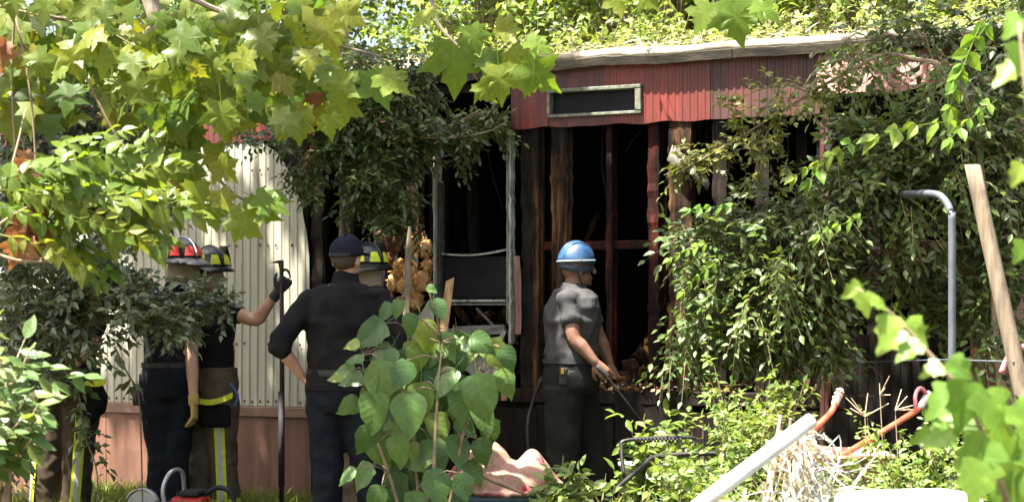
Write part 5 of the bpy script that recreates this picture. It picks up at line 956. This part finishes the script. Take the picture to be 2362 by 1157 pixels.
# vines swallowing the right end of the home
rg = plant('vine_thicket', 'tall thicket of dark glossy vines covering the right end of the home', 'vine thicket', tuple(at(2230, 726, 11.0) * V(1, 1, 0))); cl, tw = Cloud(), MB(); hb = V(*rg.location)
for a in ((2060, 330, 140, 70, 300), (2220, 340, 130, 110, 380), (2010, 430, 120, 80, 260), (2290, 420, 90, 220, 420), (1870, 510, 140, 60, 300), (1800, 600, 150, 80, 330), (1760, 700, 150, 70, 330), (1880, 670, 100, 80, 220), (2080, 580, 110, 100, 150), (2280, 700, 100, 160, 260), (1700, 780, 110, 45, 170), (1850, 790, 90, 50, 170), (2310, 120, 70, 110, 280), (2130, 70, 130, 28, 120), (1960, 100, 40, 30, 24), (2160, 480, 70, 60, 80), (2150, 690, 70, 50, 50), (1660, 650, 50, 50, 50), (1590, 545, 45, 40, 50), (2350, 300, 60, 200, 200), (2230, 170, 50, 40, 50), (1690, 520, 60, 35, 50)):
    blob(cl, tw, *a[:4], 10.9 if a[1] > 150 else 11.3, int(a[4] * .68), .064, 6, .2, thick=.3, tr=.002, tm=OVATE, hub=at(a[0] + .2 * (2120 - a[0]), a[1] + a[3] * .6, 11), down=.15, nj=.6); tw.tube([at(2290, 620, 11), (at(2290, 620, 11) + at(a[0], a[1], 11)) / 2 + V(0, .05, .08), at(a[0], a[1], 11)], [.012, .008, .004], 5, False, 3)
tw.tube([hb, at(2240, 1000, 11), at(2290, 620, 11)], [.035, .03, .022], 8, False, 3)
cl2 = Cloud()
for a in ((2080, 150, 150, 40, 40), (1950, 150, 50, 50, 20), (2180, 210, 80, 30, 25), (1850, 500, 130, 60, 60), (1790, 620, 150, 90, 70), (1730, 740, 140, 60, 60), (1900, 700, 110, 100, 50), (2060, 330, 140, 90, 60), (2220, 340, 130, 120, 60), (2290, 600, 90, 250, 80), (2020, 450, 110, 80, 40), (1600, 560, 50, 50, 24), (1640, 700, 60, 60, 24), (1560, 780, 50, 30, 16)):
    blob(cl2, tw, *a[:4], 10.75, a[4], .055, 7, .24, thick=.35, tm=OVATE, hub=at(a[0] + .1 * (2120 - a[0]), a[1] + a[3] * .5, 10.9), down=.5, tr=.002, droop=.5)
cl2.build('pale_foliage', leafmat('pale_vine_leaves', [(0, (.055, .10, .025)), (.5, (.09, .15, .035)), (1, (.15, .20, .06))], .4, .42), rg, rg.location)
finish(rg, cl, tw, L_vine)
yv = plant('yellow_green_branch', 'slanting branch of small yellow-green leaves crossing the red band', 'branch', tuple(at(2330, 726, 10.6) * V(1, 1, 0))); cl, tw = Cloud(), MB()
B = [V(*yv.location), at(2250, 300, 10.7), at(2080, 130, 10.8), at(1950, 170, 10.7), at(1830, 240, 10.7), at(1700, 320, 10.6), at(1560, 400, 10.6)]; tw.tube(B, [.02, .016, .012, .009, .007, .005, .003], 6, False, 5); tw.tube([at(1790, 265, 10.7), at(1760, 330, 10.65), at(1735, 420, 10.6)], [.005, .004, .002], 5, False, 4); tw.tube([at(1870, 215, 10.7), at(1800, 195, 10.65), at(1700, 225, 10.6)], [.005, .004, .002], 5, False, 4)
for px, py, n in [(1950 - 30 * i, 170 + 18 * i, 9) for i in range(13)] + [(1785, 290, 6), (1765, 330, 7), (1770, 370, 7), (1740, 400, 6), (1800, 380, 4), (1690, 225, 5), (1740, 210, 5), (1790, 190, 6), (1560, 395, 7), (1580, 380, 6)]:
    S = at(px, py, 10.65) + RNG.normal(0, .035, (n, 3)); shoots(cl, tw, S, RNG.normal(size=(n, 3)) + V(-.3, -.1, -.1), RNG.uniform(.05, .14, n), 7, .052, LEAF, .2, tr=.0015)
finish(yv, cl, tw, L_yvine)
# bright sprays in the thicket
for px, py, s, an, Y in ((2230, 280, 210, -92, 10.2), (2260, 60, 200, -25, 9.8), (2290, 40, 170, -40, 9.8), (1980, 320, 150, -60, 10.3), (1960, 345, 140, -75, 10.3), (2000, 500, 120, -80, 10.2), (2300, 230, 140, -60, 10), (1640, 560, 100, -80, 10.4), (1660, 600, 110, -60, 10.4), (1700, 480, 110, -100, 10.4)): leafobj(rg, random.choice(PINV), at(px, py, Y), aim(an, .1), V(0, -.7, .8), s * Y / F, 'frond')
# near vine, blurred, at the right edge
nv = plant('near_vine', 'bright green vine with broad soft leaves leaning in beside the cooler', 'vine', tuple(at(2420, 726, 4.6) * V(1, 1, 0))); tw = MB(); hb = V(*nv.location)
B = [hb, at(2420, 1500, 4.6), at(2330, 1180, 4.55), at(2240, 940, 4.5), at(2120, 790, 4.5), at(2040, 710, 4.5), at(1975, 665, 4.5)]; tw.tube(B, [.012, .01, .008, .006, .005, .004, .003], 6, False, 5); tw.tube([hb, at(2460, 900, 4.4), at(2380, 300, 4.3), at(2350, 50, 4.3)], [.012, .01, .008, .004], 6, False, 5); tw.v = [tuple(V(*v) - hb) for v in tw.v]; tw.build('stem', twigm, nv, True)
for a in ((1985, 660, 55, -60), (1990, 675, 60, 10), (2010, 690, 45, 60), (2060, 730, 80, -20), (2080, 760, 85, -50), (2090, 740, 80, 40), (2120, 790, 70, -60), (2170, 840, 60, -60), (2190, 830, 70, 50), (2230, 880, 130, -10), (2270, 900, 130, 20), (2200, 900, 100, -45), (2300, 930, 140, 0), (2320, 1000, 150, 10), (2280, 1010, 130, -30), (2340, 930, 120, 40), (2200, 1000, 80, -80), (2260, 1060, 120, -10), (2330, 1090, 150, 0), (2360, 1020, 120, 40), (2240, 950, 110, -70), (2350, 100, 80, 0), (2360, 150, 90, -60), (2355, 40, 70, -40), (2365, 560, 60, -30), (2150, 1000, 60, -70), (2360, 380, 60, -30)): leafobj(nv, random.choice(NEAR), at(a[0], a[1], 4.5 + random.uniform(-.12, .12)), aim(a[3], .15), V(random.gauss(0, .3), -.8, random.uniform(.3, 1)), a[2] * 4.5 / F)
# weeds
def weed(px, top, Y, n, size, spread, lab='leafy weed with small pale leaves growing among the yard junk', mat=L_weed, tm=OVATE, grp='weeds in the sunny yard', nm='weed'):
    w = plant(nm, lab, 'weed', tuple(at(px, 726, Y) * V(1, 1, 0)), grp); cl, tw = Cloud(), MB(); b = V(*w.location); zt = at(px, top, Y)[2]
    for i in range(n):
        e = b + V(random.gauss(0, spread), random.gauss(0, spread), zt * random.uniform(.5, 1)); m = (b + e) / 2 + V(random.gauss(0, .04), random.gauss(0, .04), .05); r0 = b + V(random.gauss(0, spread * .5), random.gauss(0, spread * .5), 0); tw.tube([r0, m, e], [.005, .004, .002], 4)
        for k in range(8):
            t = .25 + .75 * k / 7; p = r0 + (m - r0) * 2 * t if t < .5 else m + (e - m) * (2 * t - 1); D = RNG.normal(0, .7, (2, 3)) + V(0, -.1, .35); shoots(cl, None, p + np.zeros((2, 3)), D, RNG.uniform(.05, .14, 2), 5, size, tm, .2)
    finish(w, cl, tw, mat)
WL = []
for a in ((1490, 965, 9.9, 9, .075, .07), (1530, 990, 10.2, 10, .07, .09), (1610, 1040, 9.2, 14, .05, .10), (1700, 900, 9.9, 20, .05, .12), (1740, 840, 10.2, 20, .05, .12), (1660, 960, 9.6, 16, .05, .12), (1800, 860, 10.4, 14, .045, .10), (1560, 1060, 9.0, 14, .05, .10), (1640, 1080, 8.6, 14, .05, .10), (2000, 960, 9.7, 12, .04, .10), (2060, 990, 9.5, 16, .04, .12), (2130, 1000, 9.4, 16, .04, .12), (2190, 960, 9.3, 14, .045, .12), (2250, 930, 9.2, 14, .045, .12), (2330, 900, 9.0, 14, .05, .12), (1960, 1060, 9.2, 14, .04, .12), (2040, 1070, 8.6, 16, .04, .14), (2150, 1080, 8.4, 16, .04, .14), (2280, 1060, 8.4, 16, .045, .14), (1310, 1050, 9.2, 7, .07, .06), (1290, 1100, 8.9, 8, .06, .07), (1340, 1110, 9.4, 8, .05, .08), (1420, 1120, 9.0, 8, .05, .08), (1700, 1110, 8.2, 14, .045, .12), (1900, 1110, 8.2, 14, .04, .12)):
    x, y_ = a[0], a[2]
    wl = ('leafy weed beside the blue tub and comforter' if x < 1380 else 'leafy weed growing up through the lawn mower handle' if x < 1580 else 'tall bushy weed between the mower handle and the stalk heap' if x < 1730 and y_ > 9.3 else 'low weed under the white plastic pipe' if x < 1720 else 'tall weed behind the top of the stalk heap' if x < 1850 else 'weed crowding round the wheelbarrow tray' if x < 2050 and y_ > 9 else 'weed at the foot of the steel pipe frame' if y_ > 9.15 else 'weed beside the leaning post' if y_ > 8.8 else 'low sunny weed beside the white cooler')
    weed(*a, lab=wl, grp=wl + 's' if False else 'weeds: ' + wl)
# wiry seed-head stems
for px, py, Y in ((2030, 870, 9.9), (2065, 905, 9.9), (1995, 920, 9.9)):
    w = plant('seed_stem', 'wiry grass stem with bare forked seed head before the dark panel', 'grass stem', tuple(at(px, 726, Y) * V(1, 1, 0)), 'grass seed stems'); b = V(*w.location); mb = MB(); t = at(px, py + 40, Y) - b; mb.tube([(0, 0, 0), t * .5 + V(.02, 0, 0), t], [.003, .0025, .002], 4, False, 3)
    for k in range(5): mb.tube([t, t + V(random.uniform(-.13, .13), random.uniform(-.05, .05), random.uniform(-.01, .12))], [.003, .002], 4)
    mb.build('stem', palet, w)
# grass and low ground cover
gc = Cloud(); n = 26000; P = np.stack([RNG.uniform(-4.2, 3.6, n), RNG.uniform(6.5, 14.6, n), np.zeros(n)], 1); dpt = (P - V(0, 12.88, 0)) @ V(math.sin(AW), math.cos(AW), 0); P = P[dpt < -.04]; n = len(P); den = np.array([noise.noise((p[0] * 1.6, p[1] * 1.6, 0)) for p in P]) + RNG.normal(0, .25, n); P = P[den > -.25]; n = len(P)
T = RNG.normal(0, .35, (n, 3)) + V(0, 0, 1); gc.put((BLADE[0] * V(1.3, 1, 2.5), BLADE[1]), P - V(0, 0, .01), T, RNG.normal(size=(n, 3)) + V(0, 0, .3), RNG.uniform(.07, .26, n), RNG.random(n))
n = 9000; P = np.stack([RNG.uniform(.2, 3.4, n), RNG.uniform(6.5, 10.2, n), np.zeros(n)], 1); gc.put((BLADE[0] * V(.8, 1, 2.5), BLADE[1]), P, RNG.normal(0, .3, (n, 3)) + V(0, 0, 1), RNG.normal(size=(n, 3)), RNG.uniform(.2, .55, n), RNG.random(n) * .5 + .5)
n = 7000; px = RNG.uniform(190, 780, n); P = np.array([wpt(U(p), -abs(RNG.normal(.12, .5)) - .05, 0) for p in px]); gc.put((BLADE[0] * V(1.3, 1, 2.5), BLADE[1]), P, RNG.normal(0, .4, (n, 3)) + V(0, 0, 1), RNG.normal(size=(n, 3)), RNG.uniform(.06, .22, n), RNG.random(n) * .8)
o = gc.build('grass', L_grass, None); o['label'] = 'patchy long grass growing over the yard'; o['category'] = 'grass'
